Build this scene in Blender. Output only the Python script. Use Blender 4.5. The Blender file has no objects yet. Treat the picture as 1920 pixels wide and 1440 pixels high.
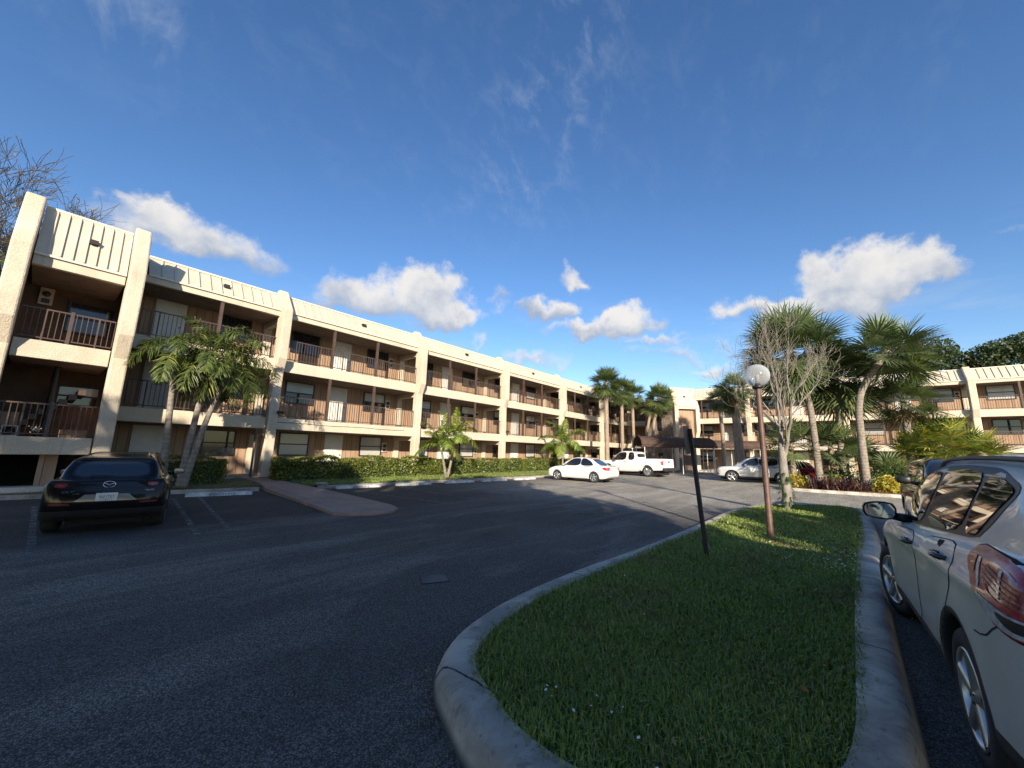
import bpy, bmesh, math, random
import numpy as np
from mathutils import Vector, Matrix
from mathutils.geometry import delaunay_2d_cdt
from mathutils.bvhtree import BVHTree
R = math.radians
scene = bpy.context.scene
COL = scene.collection

# ------------------------------------------------------------------ camera
YAW, PITCH, ROLL, CAM_H = R(39.45), R(9.91), R(1.343), 1.7
fw = Vector((math.cos(YAW)*math.cos(PITCH), math.sin(YAW)*math.cos(PITCH), math.sin(PITCH)))
r0 = Vector((math.sin(YAW), -math.cos(YAW), 0)); u0 = r0.cross(fw)
rt = r0*math.cos(ROLL)+u0*math.sin(ROLL); up = u0*math.cos(ROLL)-r0*math.sin(ROLL)
cd = bpy.data.cameras.new('camera'); cam = bpy.data.objects.new('camera', cd); COL.objects.link(cam)
cd.sensor_width = 36; cd.lens = 36*727/1920; cd.clip_start = .05; cd.clip_end = 4000
M = Matrix(((rt.x, up.x, -fw.x, 0), (rt.y, up.y, -fw.y, 0), (rt.z, up.z, -fw.z, CAM_H), (0, 0, 0, 1)))
cam.matrix_world = M; scene.camera = cam

# ------------------------------------------------------------------ sun, exposure
SUN_EL = R(18.5)
sun_to = Vector((math.cos(SUN_EL)*math.cos(R(45)), math.cos(SUN_EL)*math.sin(R(45)), -math.sin(SUN_EL)))
sd = bpy.data.lights.new('sun', 'SUN'); sd.energy = 5.0; sd.angle = R(.55); sd.color = (1, .885, .715)
sun = bpy.data.objects.new('sun', sd); COL.objects.link(sun)
sun.rotation_euler = sun_to.to_track_quat('-Z', 'Y').to_euler(); sun.location = (-20, -20, 30)
vs = scene.view_settings
vs.view_transform = 'Standard'; vs.look = 'None'; vs.gamma = 1; vs.exposure = .92
scene.cycles.max_bounces = 6; scene.cycles.diffuse_bounces = 3; scene.cycles.transparent_max_bounces = 6

# ------------------------------------------------------------------ world: sky and clouds
world = bpy.data.worlds.new('World'); scene.world = world; world.use_nodes = True
wt = world.node_tree; wn = wt.nodes; wl = wt.links
class G:
    """tiny helper for math nodes"""
    def __init__(s, nt): s.n = nt.nodes; s.l = nt.links
    def put(s, sock, v):
        if v is None: return
        if hasattr(v, 'is_output'): s.l.new(v, sock)
        else: sock.default_value = v
    def m(s, op, a, b=None, c=None, clamp=False):
        n = s.n.new('ShaderNodeMath'); n.operation = op; n.use_clamp = clamp
        for i, v in enumerate((a, b, c)): s.put(n.inputs[i], v)
        return n.outputs[0]
    def v(s, op, a, b=None):
        n = s.n.new('ShaderNodeVectorMath'); n.operation = op
        s.put(n.inputs[0], a); s.put(n.inputs[1], b)
        return n.outputs[0]
    def ramp(s, x, lo, hi, a=0., b=1.):
        n = s.n.new('ShaderNodeMapRange'); n.interpolation_type = 'SMOOTHSTEP'
        s.put(n.inputs[0], x); s.put(n.inputs[1], lo); s.put(n.inputs[2], hi); s.put(n.inputs[3], a); s.put(n.inputs[4], b)
        return n.outputs[0]
    def noise(s, vec, scale, detail=4, rough=.55, dist=0.):
        n = s.n.new('ShaderNodeTexNoise'); s.put(n.inputs['Vector'], vec)
        n.inputs['Scale'].default_value = scale; n.inputs['Detail'].default_value = detail
        n.inputs['Roughness'].default_value = rough; n.inputs['Distortion'].default_value = dist
        return n.outputs['Fac']
    def mix(s, f, a, b, mode='MIX'):
        n = s.n.new('ShaderNodeMix'); n.data_type = 'RGBA'; n.blend_type = mode
        s.put(n.inputs[0], f)
        for sock, v in ((n.inputs[6], a), (n.inputs[7], b)):
            s.put(sock, tuple(v)+(1,) if isinstance(v, (tuple, list)) and len(v) == 3 else v)
        return n.outputs[2]
    def scalevec(s, vec, sc):
        n = s.n.new('ShaderNodeMapping'); s.l.new(vec, n.inputs[0]); n.inputs['Scale'].default_value = sc
        return n.outputs[0]
g = G(wt)
sky = wn.new('ShaderNodeTexSky'); sky.sky_type = 'NISHITA'; sky.sun_disc = False
sky.sun_elevation = SUN_EL; sky.sun_rotation = R(225); sky.altitude = 0; sky.air_density = 1.0; sky.dust_density = .3; sky.ozone_density = 2.2
tc = wn.new('ShaderNodeTexCoord'); gen = tc.outputs['Generated']
sx = wn.new('ShaderNodeSeparateXYZ'); wl.new(gen, sx.inputs[0])
az = g.m('MULTIPLY', g.m('ARCTAN2', sx.outputs[1], sx.outputs[0]), 57.2958)
el = g.m('MULTIPLY', g.m('ARCSINE', sx.outputs[2]), 57.2958)
n_big = g.noise(gen, 6.5, 3, .5); n_fine = g.noise(gen, 17, 7, .6)
nz = g.m('ADD', g.m('MULTIPLY', g.m('SUBTRACT', n_big, .5), 1.1), g.m('MULTIPLY', g.m('SUBTRACT', n_fine, .5), .95))
def warp(seed, amp_b, amp_f):
    off = g.v('ADD', gen, (seed, seed*.37, -seed*.61))
    return g.m('ADD', g.m('MULTIPLY', g.m('SUBTRACT', g.noise(off, 7.5, 2, .5), .5), amp_b), g.m('MULTIPLY', g.m('SUBTRACT', g.noise(off, 21, 6, .62), .5), amp_f))
azw = g.m('ADD', az, warp(1.7, 13., 7.5)); elw = g.m('ADD', el, warp(4.1, 7., 5.))
cum = [(81.5, 22.6, 9.5, 3.0, .76), (84.5, 24.4, 5.0, 2.5, .78), (62, 20.4, 8.0, 3.6, .95), (54.5, 22.0, 6.5, 4.0, 1), (50.5, 19.2, 5.0, 2.6, .95), (66, 18.6, 4.5, 2.4, .6),
       (31.5, 24.9, 3.6, 1.5, .5), (28.8, 24.4, 3.0, 1.2, .55), (29.5, 17.3, 5.8, 2.0, 1), (23.6, 17.5, 5.0, 3.0, 1), (35, 20.3, 4.6, 2.4, .9), (43.2, 22.6, 3.6, 2.0, .42), (42.5, 20.6, 3.2, 1.6, .3),
       (1.5, 17.6, 8.5, 2.2, .9), (-3.6, 19.4, 5.6, 3.4, 1), (-6.0, 18.0, 4.6, 2.4, .85), (7.0, 18.2, 4.0, 2.0, .75), (15.8, 13.4, 8, 1.5, .42), (10.5, 11.2, 5, 1.4, .5), (36, 13.5, 5, 1.5, .4),
       (44, 16.4, 2.4, .9, .32), (-16, 21, 6, .9, .22), (19, 15.0, 7, 1.0, .4)]
field = None; vsum = None
for (a0, e0, a, b, s) in cum:
    u = g.m('DIVIDE', g.m('SUBTRACT', azw, a0), a*1.12)
    v = g.m('DIVIDE', g.m('SUBTRACT', elw, e0), b*1.12)
    vv = g.m('MAXIMUM', v, g.m('MULTIPLY', v, -1.3))
    d = g.m('SUBTRACT', 1., g.m('SQRT', g.m('ADD', g.m('MULTIPLY', u, u), g.m('MULTIPLY', vv, vv))))
    d = g.m('MULTIPLY', d, s) if s >= .7 else g.m('SUBTRACT', g.m('MULTIPLY', d, s), .03)
    dp = g.m('MAXIMUM', d, 0.)
    w = g.m('MULTIPLY', dp, v)
    field = d if field is None else g.m('MAXIMUM', field, d)
    vsum = (w, dp) if vsum is None else (g.m('ADD', vsum[0], w), g.m('ADD', vsum[1], dp))
vmean = g.m('DIVIDE', vsum[0], g.m('ADD', vsum[1], .02))
dens = g.ramp(g.m('ADD', field, g.m('MULTIPLY', nz, .36)), .03, .5)
# thin high streaks
band = g.ramp(g.m('ABSOLUTE', g.m('SUBTRACT', az, g.m('ADD', 62., g.m('MULTIPLY', el, -.62)))), 15., 2.)
st = g.noise(g.scalevec(gen, (5., 9., 7.)), 2.2, 9, .66, .35)
streak2 = g.m('MULTIPLY', g.m('MULTIPLY', g.ramp(st, .44, .8), g.ramp(el, 25., 38.)), g.m('ADD', .05, g.m('MULTIPLY', band, .2)))
corner = g.m('MULTIPLY', g.ramp(g.noise(g.scalevec(gen, (6., 3., 3.)), 2.2, 7, .62, .4), .46, .75), g.ramp(g.m('ABSOLUTE', g.m('SUBTRACT', az, 90.)), 11., 2.))
streak2 = g.m('ADD', streak2, g.m('MULTIPLY', g.m('MULTIPLY', corner, g.ramp(el, 33., 37.)), .3))
low = g.m('MULTIPLY', g.ramp(g.noise(g.scalevec(gen, (3., 3., 14.)), 1.5, 5, .6), .48, .75), g.m('MULTIPLY', g.ramp(el, 26., 8.), .38))
lit = g.ramp(g.m('ADD', g.m('MULTIPLY', vmean, .85), g.m('MULTIPLY', nz, .9)), -.5, .55)
ccol = g.mix(lit, (2.5, 2.9, 3.6), (6.0, 5.7, 5.3))
hsv = wn.new('ShaderNodeHueSaturation'); hsv.inputs['Saturation'].default_value = 1.2; hsv.inputs['Value'].default_value = 1.24; hsv.inputs['Hue'].default_value = .508
wl.new(sky.outputs[0], hsv.inputs['Color'])
thin = g.m('ADD', streak2, low, clamp=True)
c1 = g.mix(thin, hsv.outputs[0], (3.9, 4.3, 4.9))
c2 = g.mix(g.m('MULTIPLY', dens, .9), c1, ccol)
bg = wn.get('Background') or wn.new('ShaderNodeBackground')
wl.new(c2, bg.inputs['Color']); bg.inputs['Strength'].default_value = .085
out = wn.get('World Output') or wn.new('ShaderNodeOutputWorld'); wl.new(bg.outputs[0], out.inputs['Surface'])

# ------------------------------------------------------------------ object helpers
def tag(o, label=None, cat=None, group=None, kind=None):
    if label: o['label'] = label
    if cat: o['category'] = cat
    if group: o['group'] = group
    if kind: o['kind'] = kind
    return o
def empty(name, loc=(0, 0, 0), rz=0, label=None, cat=None, group=None):
    o = bpy.data.objects.new(name, None); COL.objects.link(o); o.location = loc; o.rotation_euler = (0, 0, rz)
    o.empty_display_size = .2
    return tag(o, label, cat, group)
def mesh_obj(name, verts, faces, mats, parent=None, smooth=False, mi=None, loc=None, rot=None, bevel=0):
    me = bpy.data.meshes.new(name)
    if isinstance(verts, np.ndarray) and isinstance(faces, np.ndarray):
        nf, k = faces.shape
        me.vertices.add(len(verts)); me.vertices.foreach_set('co', np.ascontiguousarray(verts, np.float32).ravel())
        me.loops.add(nf*k); me.loops.foreach_set('vertex_index', np.ascontiguousarray(faces, np.int32).ravel())
        me.polygons.add(nf); me.polygons.foreach_set('loop_start', np.arange(0, nf*k, k, dtype=np.int32))
        me.update(calc_edges=True)
    else:
        me.from_pydata([tuple(v) for v in verts], [], [tuple(f) for f in faces]); me.update()
    for m in (mats if isinstance(mats, (list, tuple)) else [mats]): me.materials.append(m)
    if mi is not None: me.polygons.foreach_set('material_index', np.asarray(mi, np.int32))
    if smooth: me.polygons.foreach_set('use_smooth', np.ones(len(me.polygons), bool))
    o = bpy.data.objects.new(name, me); COL.objects.link(o)
    if parent: o.parent = parent
    if loc is not None: o.location = loc
    if rot is not None: o.rotation_euler = rot
    if bevel:
        b = o.modifiers.new('bevel', 'BEVEL'); b.width = bevel; b.segments = 2; b.limit_method = 'ANGLE'
    return o
class MB:
    """collects shapes into ONE mesh"""
    def __init__(s): s.v = []; s.f = []; s.mi = []
    def add(s, vs, fs, mi=0):
        o = len(s.v); s.v += [tuple(v) for v in vs]; s.f += [tuple(i+o for i in f) for f in fs]; s.mi += [mi]*len(fs); return s
    def box(s, x0, y0, z0, x1, y1, z1, mi=0):
        return s.add([(x0, y0, z0), (x1, y0, z0), (x1, y1, z0), (x0, y1, z0), (x0, y0, z1), (x1, y0, z1), (x1, y1, z1), (x0, y1, z1)],
                     [(3, 2, 1, 0), (4, 5, 6, 7), (0, 1, 5, 4), (1, 2, 6, 5), (2, 3, 7, 6), (3, 0, 4, 7)], mi)
    def prism(s, poly, a, b, axis='x', mi=0):
        """poly = 2D outline in the two remaining axes, extruded from a to b along axis"""
        n = len(poly)
        def P(t, p):
            return {'x': (t, p[0], p[1]), 'y': (p[0], t, p[1]), 'z': (p[0], p[1], t)}[axis]
        vs = [P(a, p) for p in poly]+[P(b, p) for p in poly]
        fs = [tuple(range(n))[::-1], tuple(range(n, 2*n))]+[(i, (i+1) % n, n+(i+1) % n, n+i) for i in range(n)]
        return s.add(vs, fs, mi)
    def tube(s, pts, rad, n=8, mi=0, cap=True):
        pts = [Vector(p) for p in pts]; m = len(pts)
        rad = [rad]*m if isinstance(rad, (int, float)) else rad
        vs = []; prev = None
        for i, p in enumerate(pts):
            t = (pts[min(i+1, m-1)]-pts[max(i-1, 0)]).normalized()
            a = prev if prev is not None else (Vector((1, 0, 0)) if abs(t.x) < .8 else Vector((0, 1, 0)))
            a = (a-t*a.dot(t)).normalized(); b = t.cross(a); prev = a
            for k in range(n):
                an = 2*math.pi*k/n; vs.append(p+(a*math.cos(an)+b*math.sin(an))*rad[i])
        fs = []
        for i in range(m-1):
            for k in range(n):
                fs.append((i*n+k, i*n+(k+1) % n, (i+1)*n+(k+1) % n, (i+1)*n+k))
        if cap: fs += [tuple(range(n))[::-1], tuple(range((m-1)*n, m*n))]
        return s.add(vs, fs, mi)
    def lathe(s, prof, n=24, axis='z', c=(0, 0, 0), mi=0):
        vs = []
        for (r, h) in prof:
            for k in range(n):
                a = 2*math.pi*k/n; x, y = r*math.cos(a), r*math.sin(a)
                vs.append({'z': (c[0]+x, c[1]+y, c[2]+h), 'y': (c[0]+x, c[1]+h, c[2]+y), 'x': (c[0]+h, c[1]+x, c[2]+y)}[axis])
        fs = []
        for i in range(len(prof)-1):
            for k in range(n): fs.append((i*n+k, i*n+(k+1) % n, (i+1)*n+(k+1) % n, (i+1)*n+k))
        return s.add(vs, fs, mi)
    def build(s, name, mats, parent=None, smooth=False, loc=None, rot=None, bevel=0, norm=False):
        o = mesh_obj(name, s.v, s.f, mats, parent, smooth, s.mi if isinstance(mats, (list, tuple)) else None, loc, rot, bevel)
        if norm:
            bm = bmesh.new(); bm.from_mesh(o.data); bmesh.ops.recalc_face_normals(bm, faces=bm.faces); bm.to_mesh(o.data); bm.free()
        return o
def link_copy(o, parent=None, loc=None, rot=None, name=None):
    c = o.copy(); COL.objects.link(c)
    if parent is not None: c.parent = parent
    if loc is not None: c.location = loc
    if rot is not None: c.rotation_euler = rot
    return c
def children(o): return [c for c in bpy.data.objects if c.parent == o]
def dup(root, loc, rz=0, label=None, group=None, parent=None, scale=None):
    r = root.copy(); COL.objects.link(r); r.location = loc; r.rotation_euler = (0, 0, rz)
    if parent: r.parent = parent
    if label: r['label'] = label
    if group: r['group'] = group
    if scale: r.scale = (scale,)*3
    for ch in children(root):
        c = ch.copy(); COL.objects.link(c); c.parent = r
        for gch in children(ch):
            d = gch.copy(); COL.objects.link(d); d.parent = c
    return r
def text_mesh(name, body, size, mat, parent, loc, rot, depth=.002, align='CENTER'):
    cu = bpy.data.curves.new(name, 'FONT'); cu.body = body; cu.size = size; cu.align_x = align; cu.align_y = 'CENTER'; cu.extrude = depth
    t = bpy.data.objects.new(name, cu); COL.objects.link(t)
    dg = bpy.context.evaluated_depsgraph_get(); me = bpy.data.meshes.new_from_object(t.evaluated_get(dg))
    bpy.data.objects.remove(t); me.materials.clear(); me.materials.append(mat)
    o = bpy.data.objects.new(name, me); COL.objects.link(o); o.parent = parent; o.location = loc; o.rotation_euler = rot
    return o

# ------------------------------------------------------------------ materials
def new_mat(name):
    m = bpy.data.materials.new(name); m.use_nodes = True
    nt = m.node_tree; b = nt.nodes['Principled BSDF']; tcn = nt.nodes.new('ShaderNodeTexCoord')
    return m, nt, b, G(nt), tcn.outputs['Object']
def pmat(name, base, rough=.6, metal=0., var=.12, vscale=2.5, bump=0., bscale=60, dist=.01, coat=0., spec=.5, alt=None, sub=None):
    m, nt, b, g, ob = new_mat(name)
    n1 = g.noise(ob, vscale, 5, .6); n2 = g.noise(ob, vscale*9, 3, .6)
    f = g.m('ADD', g.m('MULTIPLY', n1, .7), g.m('MULTIPLY', n2, .3))
    dark = tuple(c*(1-2.2*var) for c in base); lite = tuple(min(1, c*(1+1.6*var)) for c in base)
    if alt: dark = alt
    nt.links.new(g.mix(g.ramp(f, .32, .68), dark, lite), b.inputs['Base Color'])
    b.inputs['Roughness'].default_value = rough; b.inputs['Metallic'].default_value = metal
    b.inputs['Coat Weight'].default_value = coat; b.inputs['Coat Roughness'].default_value = .03
    b.inputs['Specular IOR Level'].default_value = spec
    if bump:
        bn = nt.nodes.new('ShaderNodeBump'); bn.inputs['Strength'].default_value = bump; bn.inputs['Distance'].default_value = dist
        nt.links.new(g.noise(ob, bscale, 5, .62), bn.inputs['Height']); nt.links.new(bn.outputs[0], b.inputs['Normal'])
    return m
# ------------------------------------------------------------------ shared materials
def stucco_mat(name, base, bump, bscale, dist):
    m = pmat(name, base, .9, var=.06, vscale=.9, bump=bump, bscale=bscale, dist=dist); nt = m.node_tree; g = G(nt); b = nt.nodes['Principled BSDF']
    ob = [n for n in nt.nodes if n.type == 'TEX_COORD'][0].outputs['Object']; src = b.inputs['Base Color'].links[0].from_socket
    st = g.m('MULTIPLY', g.ramp(g.noise(g.scalevec(ob, (3.2, 3.2, .22)), 1.6, 6, .68), .54, .74), .42)
    rust = g.m('MULTIPLY', g.ramp(g.noise(g.scalevec(ob, (2., 2., .4)), 1.1, 5, .7, .5), .66, .8), .35)
    c = g.mix(st, src, (base[0]*.52, base[1]*.5, base[2]*.5)); c = g.mix(rust, c, (base[0]*.75, base[1]*.5, base[2]*.3))
    nt.links.new(c, b.inputs['Base Color']); return m
M_cream = stucco_mat('cream_stucco', (.55, .465, .355), .8, 24, .03)
M_cream_s = stucco_mat('cream_stucco_smooth', (.55, .47, .36), .35, 45, .012)
M_roof = pmat('cream_roof_metal', (.53, .46, .36), .5, var=.05, vscale=.8)
M_ridge = pmat('roof_cap_white', (.6, .55, .46), .5, var=.05)
M_dwall = pmat('recess_shade_wall', (.12, .075, .05), .9, var=.15, vscale=1.5)  # brown darkened to paint the deep shade of the stair recess
M_brown = pmat('brown_railing_paint', (.075, .047, .035), .5, var=.12)
M_bronze = pmat('dark_bronze_frame', (.028, .022, .02), .45, var=.1)
M_door = pmat('white_door_paint', (.66, .62, .56), .5, var=.05)
M_glassd = pmat('dark_window_glass', (.018, .02, .024), .06, var=.1, spec=.7)
M_black = pmat('black_shade_and_joint', (.012, .011, .01), .9)
M_conc = pmat('old_concrete', (.29, .26, .22), .92, var=.2, vscale=1.8, bump=.4, bscale=50, dist=.01)
M_kerbpale = pmat('pale_painted_kerb', (.42, .39, .33), .9, var=.2, vscale=2.2, bump=.3, bscale=50)
M_walk = pmat('brown_painted_walk', (.27, .19, .145), .85, var=.1, vscale=1.2, bump=.25, bscale=90, dist=.006)
M_pale = pmat('pale_paving', (.5, .45, .38), .9, var=.12, vscale=1.5)
M_ceil = pmat('brown_soffit_shade', (.2, .155, .12), .9, var=.1)  # dull brown that paints balcony shade onto the slab undersides
M_bfloor = pmat('bounce_cutting_floor', (.11, .09, .075), .9, var=.12)  # dark floor colour chosen to cut light bouncing into the balconies
M_white = pmat('white_paint', (.7, .69, .66), .6, var=.08)
M_letters = pmat('worn_black_letters', (.09, .085, .08), .9, var=.4, vscale=20)
def siding_mat():
    m, nt, b, g, ob = new_mat('tan_siding')
    sp = nt.nodes.new('ShaderNodeSeparateXYZ'); nt.links.new(ob, sp.inputs[0])
    fx = g.m('FRACT', g.m('DIVIDE', g.m('ADD', sp.outputs[0], 100.), .305))
    groove = g.ramp(g.m('ABSOLUTE', g.m('SUBTRACT', fx, .5)), .455, .48)
    n = g.noise(g.scalevec(ob, (1, 1, .25)), 3.5, 5, .6)
    c = g.mix(g.ramp(n, .3, .7), (.30, .19, .122), (.385, .255, .165))
    nt.links.new(g.mix(groove, c, (.12, .073, .048)), b.inputs['Base Color'])
    b.inputs['Roughness'].default_value = .85
    bn = nt.nodes.new('ShaderNodeBump'); bn.inputs['Strength'].default_value = .6; bn.inputs['Distance'].default_value = .012
    nt.links.new(g.m('SUBTRACT', 1., groove), bn.inputs['Height']); nt.links.new(bn.outputs[0], b.inputs['Normal'])
    return m
M_siding = siding_mat()
def blinds_mat():
    m, nt, b, g, ob = new_mat('white_blinds_behind_glass')
    sp = nt.nodes.new('ShaderNodeSeparateXYZ'); nt.links.new(ob, sp.inputs[0])
    fz = g.m('FRACT', g.m('DIVIDE', g.m('ADD', sp.outputs[2], 50.), .05))
    nt.links.new(g.mix(g.ramp(fz, .6, 1.), (.46, .45, .42), (.25, .245, .23)), b.inputs['Base Color'])
    b.inputs['Roughness'].default_value = .25; b.inputs['Coat Weight'].default_value = .6
    return m
M_blinds = blinds_mat()
def stone_mat():
    m, nt, b, g, ob = new_mat('brown_field_stone')
    v = nt.nodes.new('ShaderNodeTexVoronoi'); v.inputs['Scale'].default_value = 3.2; nt.links.new(ob, v.inputs['Vector'])
    v2 = nt.nodes.new('ShaderNodeTexVoronoi'); v2.feature = 'DISTANCE_TO_EDGE'; v2.inputs['Scale'].default_value = 3.2; nt.links.new(ob, v2.inputs['Vector'])
    sp = nt.nodes.new('ShaderNodeSeparateColor'); nt.links.new(v.outputs['Color'], sp.inputs[0])
    c = g.mix(sp.outputs[0], (.13, .095, .07), (.3, .23, .17))
    nt.links.new(g.mix(g.ramp(v2.outputs['Distance'], .02, .07), (.33, .29, .24), c), b.inputs['Base Color'])
    b.inputs['Roughness'].default_value = .9
    bn = nt.nodes.new('ShaderNodeBump'); bn.inputs['Distance'].default_value = .04
    nt.links.new(g.ramp(v2.outputs['Distance'], 0., .12), bn.inputs['Height']); nt.links.new(bn.outputs[0], b.inputs['Normal'])
    return m
M_stone = stone_mat()
def asphalt_mat():
    m, nt, b, g, ob = new_mat('aged_asphalt')
    big = g.noise(ob, .16, 4, .55, .6); mid = g.noise(ob, .9, 5, .62, .3)
    wear = g.noise(g.scalevec(ob, (.22, 1.25, 1)), .9, 5, .6, .8)
    vor = nt.nodes.new('ShaderNodeTexVoronoi'); vor.inputs['Scale'].default_value = 88; nt.links.new(ob, vor.inputs['Vector'])
    spc = nt.nodes.new('ShaderNodeSeparateColor'); nt.links.new(vor.outputs['Color'], spc.inputs[0])
    grain = g.noise(ob, 34, 3, .7)
    c = g.mix(g.ramp(big, .35, .65), (.082, .076, .069), (.125, .115, .102))
    c = g.mix(g.m('MULTIPLY', g.ramp(wear, .46, .68), .75), c, (.225, .205, .178))
    c = g.mix(g.m('MULTIPLY', g.ramp(mid, .56, .74), .5), c, (.05, .047, .043))
    sp = nt.nodes.new('ShaderNodeSeparateXYZ'); nt.links.new(ob, sp.inputs[0])
    # darker sealed stalls along the left wing
    sy = g.m('ADD', sp.outputs[1], g.m('MULTIPLY', g.m('SUBTRACT', mid, .5), 2.2))
    stall = g.m('MULTIPLY', g.ramp(sy, 9.6, 10.8), g.ramp(sp.outputs[0], 27., 23.))
    c = g.mix(g.m('MULTIPLY', stall, .72), c, (.042, .039, .036))
    # far lane: sunlit brightness painted into the colour of older, paler asphalt
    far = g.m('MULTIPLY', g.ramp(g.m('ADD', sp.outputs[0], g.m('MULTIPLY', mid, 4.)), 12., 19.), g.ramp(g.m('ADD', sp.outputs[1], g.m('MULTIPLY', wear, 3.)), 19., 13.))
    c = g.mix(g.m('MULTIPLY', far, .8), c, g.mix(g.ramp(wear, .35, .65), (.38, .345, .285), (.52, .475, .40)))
    speck = g.ramp(spc.outputs[0], .0, 1., .55, 1.6)
    c = g.mix(1., c, speck, 'MULTIPLY')
    gap = g.ramp(vor.outputs['Distance'], .62, .30, .38, 1.18); c = g.mix(1., c, gap, 'MULTIPLY')
    c = g.mix(g.m('MULTIPLY', g.ramp(grain, .6, .8), .35), c, (.17, .16, .145))
    oil = g.m('MULTIPLY', g.ramp(g.noise(ob, 1.15, 3, .55), .64, .74), .6); c = g.mix(oil, c, (.03, .028, .026))
    pale = g.m('MULTIPLY', g.ramp(g.noise(g.scalevec(ob, (.5, 1.4, 1)), 1.2, 6, .7, 1.), .6, .76), .4); c = g.mix(pale, c, (.24, .222, .195))
    # cracks
    vc = nt.nodes.new('ShaderNodeTexVoronoi'); vc.feature = 'DISTANCE_TO_EDGE'; vc.inputs['Scale'].default_value = .23
    wob = nt.nodes.new('ShaderNodeMix'); wob.data_type = 'VECTOR'; wob.inputs[0].default_value = .28
    nv = nt.nodes.new('ShaderNodeTexNoise'); nv.inputs['Scale'].default_value = 1.1; nv.inputs['Detail'].default_value = 5; nt.links.new(ob, nv.inputs['Vector'])
    nt.links.new(ob, wob.inputs[4]); nt.links.new(nv.outputs['Color'], wob.inputs[5]); nt.links.new(wob.outputs[1], vc.inputs['Vector'])
    crack = g.m('MULTIPLY', g.ramp(vc.outputs['Distance'], .0035, .0005), g.ramp(g.noise(ob, .3, 3), .56, .68))
    c = g.mix(g.m('MULTIPLY', crack, .6), c, (.025, .024, .023))
    nt.links.new(c, b.inputs['Base Color'])
    b.inputs['Roughness'].default_value = .86; b.inputs['Specular IOR Level'].default_value = .35
    bn = nt.nodes.new('ShaderNodeBump'); bn.inputs['Strength'].default_value = .55; bn.inputs['Distance'].default_value = .007
    nt.links.new(g.m('SUBTRACT', g.m('ADD', vor.outputs['Distance'], g.m('MULTIPLY', grain, .6)), g.m('MULTIPLY', crack, 1.5)), bn.inputs['Height']); nt.links.new(bn.outputs[0], b.inputs['Normal'])
    return m
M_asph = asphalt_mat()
def lawn_mat(name, a, b2, c2):
    m, nt, b, g, ob = new_mat(name)
    n = g.noise(ob, 1.3, 6, .65); n2 = g.noise(ob, 40, 3, .7)
    c = g.mix(g.ramp(n, .38, .62), a, b2); c = g.mix(g.m('MULTIPLY', g.ramp(n2, .45, .7), .6), c, c2)
    nt.links.new(c, b.inputs['Base Color']); b.inputs['Roughness'].default_value = .95
    bn = nt.nodes.new('ShaderNodeBump'); bn.inputs['Strength'].default_value = .8; bn.inputs['Distance'].default_value = .03
    nt.links.new(n2, bn.inputs['Height']); nt.links.new(bn.outputs[0], b.inputs['Normal'])
    return m
M_soil = lawn_mat('lawn_soil', (.03, .045, .012), (.05, .07, .018), (.07, .055, .03))
M_dry = lawn_mat('dry_lawn', (.09, .10, .035), (.15, .13, .06), (.2, .15, .08))
M_mulch = lawn_mat('red_mulch', (.16, .065, .035), (.24, .10, .055), (.09, .04, .025))
M_groundfar = lawn_mat('far_ground_grass', (.05, .075, .02), (.08, .1, .03), (.09, .08, .04))
def wornline_mat():
    m, nt, b, g, ob = new_mat('worn_line_paint')
    n = g.noise(ob, 4.5, 6, .7)
    nt.links.new(g.mix(g.ramp(n, .48, .68), (.06, .057, .053), (.25, .24, .22)), b.inputs['Base Color'])
    b.inputs['Roughness'].default_value = .9
    return m
M_line = wornline_mat()

# ------------------------------------------------------------------ ground, lot, kerbs
S = 1500
tag(mesh_obj('ground', [(-S, -S, -.03), (S, -S, -.03), (S, S, -.03), (-S, S, -.03)], [(0, 1, 2, 3)], M_groundfar), 'flat grassy ground reaching to the horizon', 'ground', kind='structure')
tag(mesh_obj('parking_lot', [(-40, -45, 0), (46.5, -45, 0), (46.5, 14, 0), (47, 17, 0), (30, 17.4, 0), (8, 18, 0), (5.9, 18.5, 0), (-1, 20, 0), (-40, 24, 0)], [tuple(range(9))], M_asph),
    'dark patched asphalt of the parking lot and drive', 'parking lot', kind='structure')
def strip(name, pts, w, z0, z1, mat, label, cat, kind='structure', bevel=.02):
    """kerb: band of width w to the left of the polyline"""
    mb = MB(); P = [Vector((p[0], p[1], 0)) for p in pts]; n = len(P); inn = []
    for i in range(n):
        t = (P[min(i+1, n-1)]-P[max(i-1, 0)]).normalized(); inn.append(P[i]+Vector((-t.y, t.x, 0))*w)
    vs = []
    for a, b in zip(P, inn):
        e = (b-a).normalized()*.025
        vs += [(a.x, a.y, z0), (a.x+e.x*.4, a.y+e.y*.4, z1-.025), (a.x+e.x, a.y+e.y, z1), (b.x, b.y, z1), (b.x, b.y, z0)]
    fs = []
    for i in range(n-1):
        for k in range(4): fs.append((i*5+k, i*5+k+1, (i+1)*5+k+1, (i+1)*5+k))
    fs += [(4, 3, 2, 1, 0), tuple((n-1)*5+k for k in range(5))]
    mb.add(vs, fs); o = mb.build(name, mat, norm=True)
    return tag(o, label, cat, kind=kind)
KL = [(-14, 21.2), (-6, 19.7), (-.3, 18.5), (5.75, 17.1)]
KR = [(7.75, 16.6), (24, 15.7), (34, 15.3), (46, 14.8)]
strip('kerb', KL, .16, -.02, .13, M_conc, 'grey concrete kerb behind the black hatchback', 'kerb')
strip('kerb', KR, .16, -.02, .13, M_conc, 'long grey concrete kerb behind the wheel stops along the hedge', 'kerb')
def lawn_poly(name, poly, mat, label, kind='structure', cat='lawn'):
    return tag(mesh_obj(name, poly, [tuple(range(len(poly)))], mat), label, cat, kind=kind)
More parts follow.
